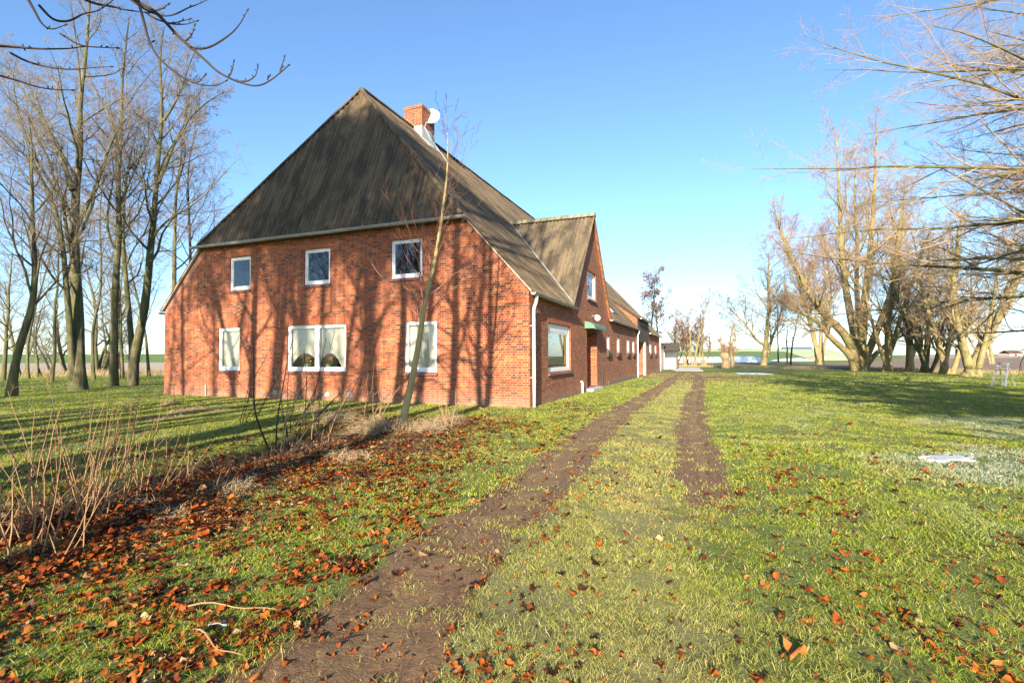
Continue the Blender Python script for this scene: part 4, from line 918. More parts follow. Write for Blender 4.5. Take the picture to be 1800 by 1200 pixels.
# ================================================================== TREES
def resample(pts, K):
    P = np.array(pts, float); s = np.r_[0, np.cumsum(np.linalg.norm(np.diff(P, axis=0), axis=1))]; t = np.linspace(0, s[-1], K)
    # smooth through the points
    Q = np.stack([np.interp(t, s, P[:, i]) for i in range(3)], 1)
    for _ in range(2): Q[1:-1] = .25*Q[:-2] + .5*Q[1:-1] + .25*Q[2:]
    return Q
def stem_px(pts, Y, K=16, dY=0., seed=0, ground=False):
    g = np.random.default_rng(seed); P = []
    for i, (px, py) in enumerate(pts): P.append(at(px, py, Y + dY*i/max(1, len(pts)-1)))
    Q = resample(P, K)
    if ground: Q[0, 2] = G(Q[0, 0], Q[0, 1]) - .15
    return Q
def auto_stem(x, y, h, lean=(0, 0), K=16, gn=.05, seed=0, z0=-.15):
    g = np.random.default_rng(seed); d = np.array([lean[0], lean[1], 1.]); d /= np.linalg.norm(d); P = [np.array([x, y, z0])]
    for k in range(K-1):
        d = d + g.normal(0, gn, 3)*np.array([1, 1, .3]); d[2] += .06; d /= np.linalg.norm(d); P.append(P[-1] + d*h/(K-1))
    return np.array(P)
TRI = [0]
def tree(name, label, cat, stem_list, bark_m, twig_m, levels, seed=0, group=None, flare=1.18, tmin=.0012, fine_limbs=False):
    """stem_list: (polyline, base radius, tip radius, first share of the stem without limbs); levels: dicts for limbs, branches, twigs.
    trunk = the stems and limbs, crown = the finer branches"""
    base = np.array(stem_list[0][0][0]); base[2] = 0
    E = empty(name, base, 0, label, cat, group)
    tparts = []; cparts = []
    gen0 = []
    for Pl, r0, r1, t0 in stem_list:
        K = len(Pl); R = r0 + (r1-r0)*np.linspace(0, 1, K)
        if flare: R[0] *= flare; R[1] *= 1+(flare-1)*.25
        P = (np.array(Pl)-base)[None]; R = R[None]; _v, _f = polytube(P, R, 12); _c = np.repeat(P[0], 12, 0); _a = np.tile(np.arange(12), K)*.52; _h = np.repeat(np.arange(K), 12)*.9; _v = _c + (_v-_c)*(1+.34*(fbm(np.cos(_a)*2+5+seed, np.sin(_a)*2+_h, 8)-.5) + .22*np.maximum(0, np.sin(_a*1.923*1.0*5+seed))*(_h < .5)*(flare > 1.1))[:, None]; tparts.append((_v, _f)); gen0.append((P, R, t0))
    lv = levels[0]; Ps, Rs = [], []
    for q, (P, R, t0) in enumerate(gen0):
        a, b = side_twigs(P, R, lv['n'], lv['ang'], lv['len'], 11, t0, seed+q*7+1, lv.get('gn', .1), lv.get('up', .05), lv.get('rr', .45), tmin*2, .1)
        if 'bias' in lv:
            s = np.linspace(0, 1, 11)[None, :, None]; a = a + s*np.array(lv['bias'])*np.linalg.norm(a[:, -1:]-a[:, :1], axis=2, keepdims=True)
        if 'zmin' in lv: a[..., 2] = np.maximum(a[..., 2], lv['zmin'])
        Ps.append(a); Rs.append(b)
    P, R = np.concatenate(Ps), np.concatenate(Rs); (cparts if fine_limbs else tparts).append(polytube(P, R, 6))
    for k, lv in enumerate(levels[1:]):
        K = (8, 6, 4, 3)[min(k, 3)]
        P, R = side_twigs(P, R, lv['n'], lv['ang'], lv['len'], K, lv.get('t0', .15), seed+31+k, lv.get('gn', .12), lv.get('up', .04), lv.get('rr', .5), tmin*(2.2 if k == 0 else 1.3 if k == 1 else 1.))
        if 'zmin' in lv: P[..., 2] = np.maximum(P[..., 2], lv['zmin'])
        cparts.append(polytube(P, R, 5 if k == 0 else 3))
    V, F = merge(tparts); tk = link('trunk', np_mesh('trunk', V, F), bark_m, E, True); TRI[0] += len(F)
    V, F = merge(cparts); cr = link('crown', np_mesh('crown', V, F), twig_m, E); TRI[0] += len(F)
    return E, P
LV = lambda a=10, b=7, c=6, d=4, la=.42, up=.06, ang=.75, e=0, **k: [dict(n=a, ang=ang, len=la, up=up, gn=.13, **k), dict(n=b, ang=.75, len=.46, up=up*.6, gn=.16), dict(n=c, ang=.7, len=.5, up=.03, gn=.17), dict(n=d, ang=.65, len=.55, up=.02, gn=.18)] + ([dict(n=e, ang=.6, len=.6, up=.01, gn=.18)] if e else [])
c6 = lambda x, y: (x/3.75, 100 + y/3.75); c7 = lambda x, y: (x/3.529, 400 + y/3.529); c8 = lambda x, y: (1240 + x/3.214, 440 + y/3.214)
GL = 'bare trees left of the farmhouse'
# --- left group, traced stems standing at their own distances
a = [c7(*q) for q in ((70,1050),(78,900),(115,720),(190,560),(215,430),(225,250),(205,100))] + [c6(*q) for q in ((212,1000),(208,800),(205,700),(215,560),(190,400))]
tree('bare_tree', 'slim bare tree with S curved leaning trunk, farthest left of the lawn trees', 'tree', [(stem_px(a, 20.2, 18, 1, 1, True), .16, .02, .3)], M['bark_l'], M['twig_l'], LV(22, 8, 6, 4, e=3), 1, GL, tmin=.0032)
a = [c7(*q) for q in ((490,1010),(490,800),(485,500),(465,250),(455,100))] + [c6(*q) for q in ((492,1100),(490,900),(520,750),(535,600),(522,420),(508,270),(550,150),(570,0),(575,-160),(590,-330),(600,-480))]
b = [c7(*q) for q in ((455,980),(445,760),(430,560),(415,400),(400,230))] + [c6(*q) for q in ((400,1080),(350,950),(310,870),(260,760),(170,640),(60,540),(-60,430))]
c = [c6(*q) for q in ((480,880),(465,810),(430,720),(380,620),(320,490),(265,380),(200,270),(100,150),(0,60),(-80,-60))]
d = [c6(*q) for q in ((505,850),(560,1010),(640,830),(720,540),(780,400),(830,300))][0:1] + [c6(*q) for q in ((500,1130),(560,1010),(640,840),(690,690),(760,480),(890,350))]
tree('bare_tree', 'tallest bare tree with thick forked mossy trunk on the left lawn', 'tree', [(stem_px(a, 23.7, 20, 1, 2, True), .27, .035, .25), (stem_px(b, 23.6, 18, -1.5, 3, True), .16, .03, .3), (stem_px(c, 23.9, 12, 2, 4), .11, .02, .2), (stem_px(d[1:], 23.8, 12, 1, 5), .1, .02, .2)], M['bark_l'], M['twig_l'], LV(20, 9, 6, 4, .32, e=2), 2, GL, tmin=.0035)
a = [c7(*q) for q in ((700,985),(712,850),(710,600),(705,400),(725,250),(740,100))] + [c6(*q) for q in ((790,1100),(788,1000),(775,900),(770,800),(785,650),(800,560),(810,450),(805,350),(790,200),(825,20),(830,-120),(850,-260))]
b = [c6(*q) for q in ((770,790),(785,650),(740,420),(700,330),(640,260),(590,150),(560,40))]
c = [c6(*q) for q in ((795,960),(830,880),(880,760),(940,630),(985,540),(1040,420))]
tree('bare_tree', 'straight bare tree with one narrow trunk between the tallest tree and the forked one', 'tree', [(stem_px(a, 26.9, 20, 0, 6, True), .2, .03, .3), (stem_px(b, 26.9, 12, 2, 7), .11, .02, .2), (stem_px(c, 27, 10, 1, 7), .07, .02, .2)], M['bark_l'], M['twig_l'], LV(20, 8, 6, 4, .3, e=2), 3, GL, tmin=.0035)
a = [c7(*q) for q in ((820,985),(822,850),(826,720),(800,580),(790,400),(772,250),(760,100),(765,0))] + [c6(*q) for q in ((800,960),(840,800),(850,640),(900,500),(930,380))]
b = [c7(*q) for q in ((824,960),(828,800),(845,700),(890,600),(910,400),(925,200),(945,60))] + [c6(*q) for q in ((1008,1120),(1018,1000),(1035,850),(1030,700),(1060,520),(1080,420),(1065,250),(1062,150),(1040,50),(1060,-80),(1080,-200))]
c = [c6(*q) for q in ((1040,830),(1100,700),(1160,530),(1230,430),(1310,340),(1400,270),(1480,230))]
d = [c6(*q) for q in ((1080,420),(1160,300),(1210,180),(1240,60),(1290,-40))]
tree('bare_tree', 'bare tree with low V shaped fork standing nearest the house corner', 'tree', [(stem_px(b, 27.4, 20, 0, 8, True), .24, .03, .3), (stem_px(a, 27.5, 16, 1.5, 9, True), .17, .02, .35), (stem_px(c, 27.4, 12, 2, 10), .11, .02, .15), (stem_px(d, 27.4, 10, -1, 10), .07, .02, .15)], M['bark_l'], M['twig_l'], LV(20, 8, 6, 4, .32, e=2), 4, GL, tmin=.0035)
for k, (px, tx, Y, r, lab) in enumerate(((307, 1160, 34, .18, 'bare tree rising behind the left roof edge, its trunk next to the gable'), (335, 1225, 36, .15, 'darker bare tree rising close behind the left roof edge'))):
    a = [(px-6, 655), (px-2, 560), (px, 460)] + ([c6(*q) for q in ((1150,1100),(1160,900),(1168,780),(1200,640),(1215,500),(1230,380),(1250,250))] if k == 0 else [c6(*q) for q in ((1250,1120),(1242,950),(1232,800),(1245,660),(1270,560),(1300,470))])
    tree('bare_tree', lab, 'tree', [(stem_px(a, Y, 18, 1, 20+k, True), r, .03, .35)], M['bark_l'] if k == 0 else M['bark_d'], M['twig_l'], LV(20, 8, 6, 4, .28, e=3), 10+k, GL, tmin=.004)
BT = [(35,662,2,.16,8,'bare slender tree at the field edge, far left'),(65,662,2,.11,6.5,'thin young bare tree at the field edge, second from left'),(116,659,2,.2,7,'low crooked bare tree at the field edge behind the tallest tree'),(167,655,2,.26,13,'bare field edge tree behind, left of three close trunks'),(178.5,658,2,.2,11,'slightly curved bare field edge tree, middle of three close trunks'),(188,656,2,.18,10,'short bare field edge tree, right of three close trunks'),(5,668,1,.14,9,'bare tree at the left picture edge by the field')]
for k, (px, py, n, r, h, lab) in enumerate(BT):
    q = gpt(px, py); st = [(auto_stem(q[0], q[1], h, ((-.1, .12, -.2, .03, .18, .1, .05)[k], 0), 14, .07, 40+k), r, .03, .22)]
    if n > 1: st.append((auto_stem(q[0]+.2, q[1]+.2, h*.8, ((.25, -.2, .4, -.2, -.1, .35, .3)[k], .1), 12, .09, 60+k), r*.6, .02, .3))
    tree('field_edge_tree', lab, 'tree', st, M['bark_l'], M['twig_l'], LV(16, 8, 6, 4, .4, .05, .85), 30+k, 'bare trees at the left field edge', tmin=.003)
SL_ = [(90,672,32,15,.1,.05,'slim bare tree between the S curved tree and the tallest tree'),(165,668,36,17,.11,-.03,'slim straight bare tree just behind and right of the tallest tree'),(215,666,38,18,.12,.04,'slim bare tree behind the narrow trunk'),(262,664,40,16,.11,-.06,'slim bare tree between the forked tree and the house'),(50,668,38,14,.1,-.08,'slim bare tree behind the S curved tree')]
for k, (px, py, Y, h, r, ln, lab) in enumerate(SL_):
    q = at(px, py, Y); tree('bare_tree', lab, 'tree', [(auto_stem(q[0], q[1], h, (ln, 0), 16, .05, 800+k), r, .015, .25)], M['bark_l'], M['twig_l'], LV(20, 8, 6, 4, .3, .07, e=2), 810+k, GL, tmin=.004)
# faint far scrub behind the trunks
for k in range(9):
    x = -66 + k*6.2 + random.uniform(-1, 1); y = 56 + random.uniform(-3, 9)
    E, _ = tree('far_thicket_tree', ['small bare bushy tree in the hedge line beyond the left trees', ][0], 'tree', [(auto_stem(x, y, random.uniform(4, 8), (.1*math.sin(k*3), 0), 10, .1, 90+k), .12, .03, .1), (auto_stem(x+.3, y, random.uniform(3, 6), (.3*math.sin(k*5), 0), 10, .1, 95+k), .09, .03, .1)], M['bark_d'], M['twig_l'], LV(9, 5, 4, 3, .45), 130+k, 'small bare trees in the far left hedge line', tmin=.004)

# --- the young tree in front of the house
a = [(703,757),(712,725),(720,690),(729,640),(737,600),(745,540),(750,515),(762,470),(770,430),(775,390),(780,360),(787,300),(788,250),(785,205)]
tree('young_tree', 'young slender leaning tree with pale trunk and reddish twigs before the right windows', 'young tree', [(stem_px(a, 10.3, 26, .9, 70, True), .076, .007, .3)], M['bark_y'], M['twig_p'], [dict(n=34, ang=.78, len=.3, up=.06, rr=.26, gn=.13), dict(n=5, ang=.65, len=.42, up=.05), dict(n=3, ang=.6, len=.45, up=.04)], 70, None, 1.25, .0016, True)

# --- right side: the big many stemmed tree and its neighbours
B = (860, 690)
st = []
for q, (pts, r0, r1, t0, dy) in enumerate((
    (((860,690),(850,600),(790,460),(680,380),(600,270),(540,170),(490,50),(430,-80),(400,-200)), .46, .04, .3, -3),
    (((845,690),(825,590),(700,490),(640,400),(540,350),(450,320),(380,240)), .34, .04, .35, -5),
    (((860,690),(860,560),(830,420),(800,250),(780,150),(770,0),(760,-200),(750,-420),(740,-640)), .42, .04, .3, 3),
    (((875,690),(885,560),(890,400),(910,200),(930,0),(950,-220),(960,-450),(965,-700)), .42, .04, .3, 0),
    (((885,690),(905,600),(960,480),(1020,330),(1060,200),(1080,60),(1110,-150),(1130,-350)), .38, .04, .3, -3),
    (((865,690),(860,560),(870,450),(860,300),(850,120),(860,-60),(840,-280),(850,-520)), .34, .04, .35, 6),
    (((890,690),(950,590),(1040,520),(1120,440),(1200,380),(1260,300)), .27, .03, .35, 4))):
    st.append((stem_px([c8(*p) for p in pts], 48.5, 18, dy, 100+q, True), r0, r1, t0))
tree('many_stemmed_tree', 'huge bare tree with many stems spreading from one squat trunk on the right lawn', 'tree', st, M['bark_r'], M['twig_r'], LV(20, 9, 7, 4, .3, .1, .72, e=3), 100, None, 1.12, .0055)
def px_tree(name, lab, px, py, stems_, bark_m, twig_m, lv, seed, group=None, tmin=.004, cat='tree'):
    q = gpt(px, py); st = []
    for i, (h, lx_, ly_, r, t0) in enumerate(stems_): st.append((auto_stem(q[0]+.25*math.cos(i*2.4)*(i > 0), q[1]+.25*math.sin(i*2.4)*(i > 0), h, (lx_, ly_), 15, .06, seed*3+i), r, max(.015, r*.13), t0))
    return tree(name, lab, cat, st, bark_m, twig_m, lv, seed, group, 1.25, tmin)
GRT = 'bare trees along the right field edge'
a = [(1342,643),(1347,600),(1350,560),(1352,520),(1350,480),(1352,440)]; b = [(1343,643),(1352,610),(1362,580),(1372,560),(1376,530)]; c = [(1346,607),(1325,598),(1318,575),(1295,555),(1268,530)]
tree('bare_tree', 'mid sized bare tree with wide dark crown left of the huge tree', 'tree', [(stem_px(a, 75, 14, 0, 1, True), .4, .05, .3), (stem_px(b, 75, 10, 3, 1, True), .3, .05, .35), (stem_px(c, 75, 10, -3, 1), .2, .03, .2)], M['bark_r'], M['twig_l'], LV(24, 10, 7, 4, .46, .06, .85, e=2), 110, GRT, 1.15, .006)
px_tree('bare_tree', 'tall broad bare tree with reddish twigs behind the left side of the huge tree', 1440, 641, [(24,-.05,0,.35,.25),(20,.16,0,.25,.3),(18,-.22,0,.25,.3),(22,.3,.1,.25,.3)], M['bark_r'], M['twig_p'], LV(24, 9, 7, 4, .33, .1, .7, e=2), 111, GRT, .007)
RT = [(1562,653,[(15,-.1,0,.3,.15),(13,.25,.1,.25,.2),(11,-.4,0,.2,.2)],'M','bare many stemmed tree directly right of the huge tree'),(1600,652,[(16,.02,0,.32,.1),(12,.3,0,.22,.15)],'M','pale mossy twin stemmed tree behind the thicket'),(1630,655,[(11,-.2,0,.24,.1),(12,.15,0,.26,.1),(9,.5,0,.18,.1)],'M','ivy darkened bushy tree in the right thicket'),(1665,657,[(12,-.25,0,.25,.1),(12,.1,0,.22,.12),(10,.45,0,.18,.12)],'M','dense bare tree left of the leaning twin trunks'),(1710,661,[(12,-.3,0,.3,.12),(14,.42,0,.34,.18),(10,.1,0,.2,.15)],'M','twin trunked leaning bare tree left of the step ladder'),(1745,640,[(12,.1,0,.25,.2),(9,-.3,0,.2,.2)],'M','bare tree standing behind the step ladder')]
for k, (px, py, s_, _, lab) in enumerate(RT):
    px_tree('bare_tree', lab, px, py, s_, M['bark_r'] if k != 2 else M['bark_l'], M['twig_r'] if k != 2 else M['twig_d'], LV(18, 9, 6, 4, .36, .09, .68, e=2), 120+k, GRT, .0045)
for k, (px, py, h, lab) in enumerate(((1368,637,15,'thin straight young trunk left of the blue roof'),(1390,641,9,'thin dark pole like tree just before the blue roof'),(1384,640,7,'faint thin sapling beside the dark pole like tree'),(1447,641,14,'thin straight dark trunk right of the blue roof'))):
    px_tree('thin_tree', lab, px, py, [(h,.0,0,.16,.4)], M['bark_d'], M['twig_l'], LV(14, 5, 4, 3, .16), 140+k, 'thin straight trees by the far field', .006)
OT = [(1190,642,8,'first bare orchard tree beyond the porch'),(1206,643,8,'pale bare orchard tree with crooked trunk, second beyond the porch'),(1220,644,10,'upright bare orchard tree, third beyond the porch'),(1238,643,6,'low spreading bare orchard tree right of the upright one'),(1287,645,5.2,'small lone bare tree beside the orange stump')]
for k, (px, py, h, lab) in enumerate(OT):
    px_tree('orchard_tree', lab, px, py, [(h,.04*(-1)**k,0,.2,.25),(h*.8,-.2,0,.14,.3),(h*.7,.3,0,.12,.3)], M['bark_r'], M['twig_p'] if k != 4 else M['twig_r'], LV(14, 8, 6, 4, .4, .08), 150+k, 'bare orchard trees at the far end of the track', .008)
# withered oak behind the barn: leaves still hang
E, P = px_tree('withered_oak', 'tall tree with brown withered leaves rising behind the low roof end', 1150, 644, [(13.5,-.02,0,.22,.3),(12,.12,0,.15,.35)], M['bark_d'], M['twig_d'], LV(16, 6, 5, 3, .3, .02), 160, None, .008)
tips = P[:, -1]; g = np.random.default_rng(4); n = len(tips); kk = g.choice(n, min(n, 1500), False); c_ = tips[kk] + g.normal(0, .15, (len(kk), 3)); d1 = g.normal(0, 1, (len(kk), 3)); d1 /= np.linalg.norm(d1, axis=1)[:, None]; d2 = np.cross(d1, g.normal(0, 1, (len(kk), 3))); d2 /= np.linalg.norm(d2, axis=1)[:, None]
V = np.stack([c_-d1*.15, c_-d2*.09, c_+d1*.15, c_+d2*.09], 1).reshape(-1, 3); link('foliage', np_mesh('foliage', V, np.arange(len(V)).reshape(-1, 4)), M['oakleaf'], E)
# pollard stump
q = gpt(1275, 647); Es = empty('pollard_stump', q, 0, 'short orange brown pollarded stump at the far lawn edge', 'tree stump')
m = MB(); m.tube([(0,0,-.1),(0,0,.25),(.05,0,.7),(.0,0,1.2),(-.1,0,1.6),(-.1,0,1.85)], [.55,.45,.4,.42,.55,.35], 14); m.v = [(x*(.75+.5*float(fbm(np.array([x*3.]), np.array([y*3.+z*2]), 9)[0])), y*(.75+.5*float(fbm(np.array([y*3.]), np.array([x*3.+z*2]), 7)[0])), z) for x, y, z in m.v]; m.build('trunk', simple('orange_stump_wood', (.36,.23,.12), .9, .3, 3., 0, .8), Es, True)
P, R = wands(40, .6, 1.2, 2.6, .4, .02, 6, .3, 5); P[..., 2] += 1.6; V, F = polytube(P, R, 4); link('shoots', np_mesh('shoots', V, F), M['twig_p'], Es)

# --- trees just beyond the right and left edges of the view: limbs reach in, shadows fall on the lawn and the front
GRE = 'bare trees just right of the viewpoint'
def limb_tree(x, y, h, lab, seed, zl, n, ln, bias, r=.3, tm=.0016, grp=GRE, mats=('bark_l', 'twig_r'), c=(13, 7, 4)):
    return tree('wide_limbed_tree', lab, 'tree', [(auto_stem(x, y, h, (0, 0), 16, .03, seed), r, .05, zl)], M[mats[0]], M[mats[1]], [dict(n=n, ang=1.38, len=ln, up=-.006, gn=.05, rr=.29, bias=bias), dict(n=c[0], ang=.55, len=.34, up=.012, gn=.1), dict(n=c[1], ang=.6, len=.42, up=.012, gn=.15), dict(n=c[2], ang=.6, len=.5, up=.01, gn=.16), dict(n=2, ang=.6, len=.6, up=.01, gn=.16)], seed, grp, 1.4, tm)
limb_tree(15.2, 12.4, 17, 'bare tree outside the right picture edge, long limbs reaching in over the lawn', 171, .2, 84, .37, (-.16, -.03, -.0), .3, .0018, GRE, ('bark_l', 'twig_r'), (13, 8, 5))
limb_tree(19.8, 16.2, 17, 'second bare tree outside the right edge, its dark limbs over the step ladder', 172, .17, 56, .42, (-.14, 0, 0), .32, .0024, GRE, ('bark_l', 'twig_l'), (13, 8, 4))
limb_tree(27., 21.5, 16, 'third bare tree outside the right edge behind the step ladder', 173, .1, 30, .5, (-.2, 0, 0), .32, .0025, GRE, ('bark_r', 'twig_d'))
limb_tree(10.4, 2.2, 9., 'bare tree close to the right of the viewpoint casting shadow streaks over the lawn', 174, .3, 50, .36, (0, 0, 0), .34, .02, GRE, ('bark_l', 'twig_l'), (11, 7, 3))
limb_tree(11., -15., 14, 'broad bare tree right of the viewpoint shading the far lawn', 176, .2, 44, .36, (0, 0, 0), .4, .018, GRE, ('bark_l', 'twig_l'), (11, 7, 3))
limb_tree(12., -2., 9, 'broad bare tree farther right of the viewpoint shading the far lawn', 177, .2, 50, .42, (0, 0, 0), .4, .02, GRE, ('bark_l', 'twig_l'), (11, 7, 3))
limb_tree(8.2, -9., 12, 'bare tree behind the viewpoint on the right shading the lawn', 175, .3, 44, .36, (0, 0, 0), .36, .018, GRE, ('bark_l', 'twig_l'), (11, 7, 3))
# shadow casters of the house front and left lawn: a row of bare trees behind the viewpoint on the left
def back(u, D, off=0):
    p = CORNER + u*dF; return p[0] - SD[0]*D + off, p[1] - SD[1]*D
GB = 'bare trees behind the viewpoint on the left'
for k, (u, D, h, n2, r, lab) in enumerate(((11.1,17.5,17,3,.27,'many stemmed bare tree behind the viewpoint shading the left windows'),(5.4,20,19,2,.27,'straight bare tree behind the viewpoint shading the middle of the front'),(2.75,17.,16,2,.22,'bare tree behind the viewpoint shading the right of the front'),(1.5,16,15,1,.15,'bare tree far behind the viewpoint shading the right window'),(15.0,19,15,1,.14,'thin bare tree behind the viewpoint shading the left house corner'),(8.1,30,22,2,.3,'tall bare tree far behind the viewpoint shading the hipped roof'),(8.2,23,19,2,.24,'two stemmed bare tree behind the viewpoint shading the front between the windows'),(13.,38,22.5,3,.34,'tall unseen tree with added leaf clumps far behind the viewpoint shading the left of the hipped roof'),(9.2,36,22.,3,.34,'tall unseen tree with added leaf clumps far behind the viewpoint shading the middle of the hipped roof'),(4.2,37,22.,3,.34,'tall unseen tree with added leaf clumps far behind the viewpoint shading the right of the hipped roof'),(24,22,16,1,.22,'bare tree far left of the viewpoint shading the left lawn'))):
    x, y = back(u, D); st = [(auto_stem(x, y, h, (.02*math.sin(k*2), 0), 16, .035, 300+k), r, .05, .38 if D < 35 else .7)]
    for j in range(n2-1 if n2 > 1 else 0): st.append((auto_stem(x+.3, y, h*.93, ((.2, -.16)[j % 2], .05), 16, .05, 320+k*3+j), r*.75, .04, .38 if D < 35 else .7))
    Eb, Pb = tree('bare_tree', lab, 'tree', st, M['bark_l'], M['twig_l'], LV(16 if D < 35 else 26, 7, 6 if D < 35 else 5, 3, .28, .06, e=(2 if D > 35 else 0)), 330+k, GB, tmin=.004 if D < 35 else .008)
    if D > 35:                                         # unseen leaf clumps, added to throw blotchy shade on the hipped roof
        g = np.random.default_rng(k+900); tips = Pb[:, -1]; tips = tips[tips[:, 2] > 16.2]; cc = tips[g.integers(0, len(tips), 17)]
        c_ = (cc[:, None] + g.normal(0, 1, (17, 420, 3))*np.array([.75, .75, .5])*g.uniform(.5, 1.3, (17, 1, 1))).reshape(-1, 3); n = len(c_); d1 = g.normal(0, 1, (n, 3)); d1 /= np.linalg.norm(d1, axis=1)[:, None]; d2 = np.cross(d1, g.normal(0, 1, (n, 3))); d2 /= np.linalg.norm(d2, axis=1)[:, None]
        V = np.stack([c_-d1*.13, c_-d2*.09, c_+d1*.13, c_+d2*.09], 1).reshape(-1, 3); link('foliage', np_mesh('foliage', V, np.arange(len(V)).reshape(-1, 4)), M['oakleaf'], Eb)
for k, (x, y, h) in enumerate(((-25,1,17),(-30,-4,18),(-22,-6,16),(-36,2,18),(-33,9,17),(-41,-6,19))):
    tree('bare_tree', ['bare tree just outside the left picture edge, nearest the viewpoint', 'bare tree outside the left edge, second row', 'bare tree left behind the viewpoint, mirrored in the windows', 'tall bare tree outside the left edge, farther out', 'bare tree outside the left edge beside the lawn trees', 'tallest bare tree far outside the left edge'][k], 'tree', [(auto_stem(x, y, h, (.03*(-1)**k, 0), 16, .05, 640+k), .24, .03, .22), (auto_stem(x+.4, y, h*.85, (.2*(-1)**k, .1), 14, .06, 660+k), .15, .03, .3)], M['bark_l'], M['twig_l'], LV(18, 8, 6, 3, .36, .06), 680+k, 'bare trees outside the left edge', tmin=.005)
# chestnut left of the viewpoint: dark drooping branches with upturned tips in the top left corner
CH = (-7.9, 1.6); Ec = empty('chestnut_tree', (*CH, 0), 0, 'bare chestnut tree with dark drooping branches and upturned tips hanging into the upper left sky', 'tree')
def c8p(x, y): return x/3.214, y/3.214
BR = [(4.6, .2, [(760,0),(870,60),(930,120),(1000,200),(1080,270),(1160,340),(1220,400),(1290,440),(1350,465),(1430,488),(1470,487),(1530,455),(1580,415),(1625,375)], 1.),
 (4.7, .1, [(1080,270),(1150,278),(1200,262),(1260,225),(1320,180),(1360,130),(1395,65)], .62), (4.8, 0, [(1580,415),(1592,375),(1605,328)], .4), (4.75, 0, [(1290,437),(1312,400),(1320,355)], .38), (4.75, .0, [(1340,462),(1400,460),(1440,435),(1452,410),(1455,378)], .45), (4.7, 0, [(1040,240),(1085,200),(1098,150)], .4),
 (4.3, .3, [(780,0),(812,120),(840,230),(880,310),(950,380),(1020,430),(1090,470),(1170,487),(1240,482),(1272,460)], .62), (4.5, 0, [(1085,468),(1130,462),(1155,430)], .38),
 (4.9, -.1, [(740,0),(820,55),(900,90),(960,92),(1010,75),(1060,45),(1110,30),(1170,0)], .6), (4.65, .1, [(820,70),(880,110),(960,135),(1000,128),(1065,110)], .45), (4.65, .1, [(940,130),(1000,140),(1060,138),(1105,122)], .4),
 (4.2, .2, [(160,0),(200,70),(230,130),(270,165),(310,165),(360,145)], .6), (3.9, .4, [(-60,262),(0,258),(100,268),(250,278),(400,276),(460,265)], .6), (4.0, .4, [(220,30),(300,118),(370,125),(420,110),(470,75),(540,68),(600,35),(640,0)], .5), (4.4, .2, [(340,190),(450,260),(550,268),(655,272)], .42),
 (4.1, .4, [(-60,410),(0,428),(100,455),(200,490),(300,507),(400,510)], .55), (4.5, .2, [(60,300),(150,350),(300,387),(420,395),(520,382),(620,378)], .5), (4.4, .2, [(480,0),(540,25),(620,35),(720,60),(830,72)], .55), (4.3, 0, [(880,60),(920,50),(945,30)], .35), (4.7, 0, [(1510,452),(1520,435)], .35), (4.5, 0, [(840,250),(858,240)], .3)]
for k, (Y, dy, pts, s_) in enumerate(BR):
    tp = []; bt = []
    Q = np.array([at(*c8p(*p), Y + dy*i/len(pts)) for i, p in enumerate(pts)]); Q = np.concatenate([[Q[0]], resample(Q, max(6, 3*len(pts)))[1:]])
    R = np.linspace(.017, .0055, len(Q))*s_**.7; tp.append(polytube(Q[None], R[None], 7))
    e = Q[-1]; dd_ = (Q[-1]-Q[-2])/np.linalg.norm(Q[-1]-Q[-2]); B_ = np.array([e + dd_*t for t in (0, .008, .018, .028, .036)]); bt.append(polytube(B_[None], np.array([[.004,.0075,.008,.005,.001]]), 6))
    g = np.random.default_rng(k)
    for t in g.uniform(.25, .95, 4):
        i = int(t*(len(Q)-1)); dv = g.normal(0, 1, 3)*.5 + np.array([0, 0, .8]); dv /= np.linalg.norm(dv); B_ = np.array([Q[i] + dv*z for z in (0, .012, .022, .03)]); bt.append(polytube(B_[None], np.array([[.003,.0055,.005,.001]]), 5))
    V, F = merge(tp + bt); V = V - np.array([*CH, 0]); link('branch', np_mesh('branch', V, F), M['bark_d'], Ec, True)
T0 = auto_stem(*CH, 9.5, (.05, .05), 16, .03, 3)
tp = [polytube(T0[None], np.linspace(.3, .1, 16)[None], 12)]
for k, (Y, dy, pts, s_) in enumerate(BR):
    if pts[0][1] <= 0 or pts[0][0] < 0:
        e = at(*c8p(*pts[0]), Y); q = at(*c8p(*pts[1]), Y); b0 = T0[8 + k % 5]; mid = (b0+e)/2 + np.array([0, 0, .9]); tp.append(polytube(resample([b0, mid, e - (q-e)*.6, e], 14)[None], np.linspace(.06, .0135*s_**.7, 14)[None], 7))
V, F = merge(tp); link('trunk', np_mesh('trunk', V - np.array([*CH, 0]), F), M['bark_d'], Ec, True)
top = [(auto_stem(T0[-1][0], T0[-1][1], 5, (.3*math.cos(j*1.6), .3*math.sin(j*1.6)), 12, .05, 500+j, T0[-1][2]), .08, .02, .1) for j in range(4)]
cp = []
for Pl, r0, r1, t0 in top:
    P = Pl[None]; R = np.linspace(r0, r1, len(Pl))[None]; cp.append(polytube(P, R, 7)); P2, R2 = side_twigs(P, R, 9, .8, .45, 8, .1, 7, .1, .03); cp.append(polytube(P2, R2, 5)); P3, R3 = side_twigs(P2, R2, 6, .7, .45, 5, .2, 8); cp.append(polytube(P3, R3, 3))
V, F = merge(cp); link('crown', np_mesh('crown', V - np.array([*CH, 0]), F), M['twig_d'], Ec)

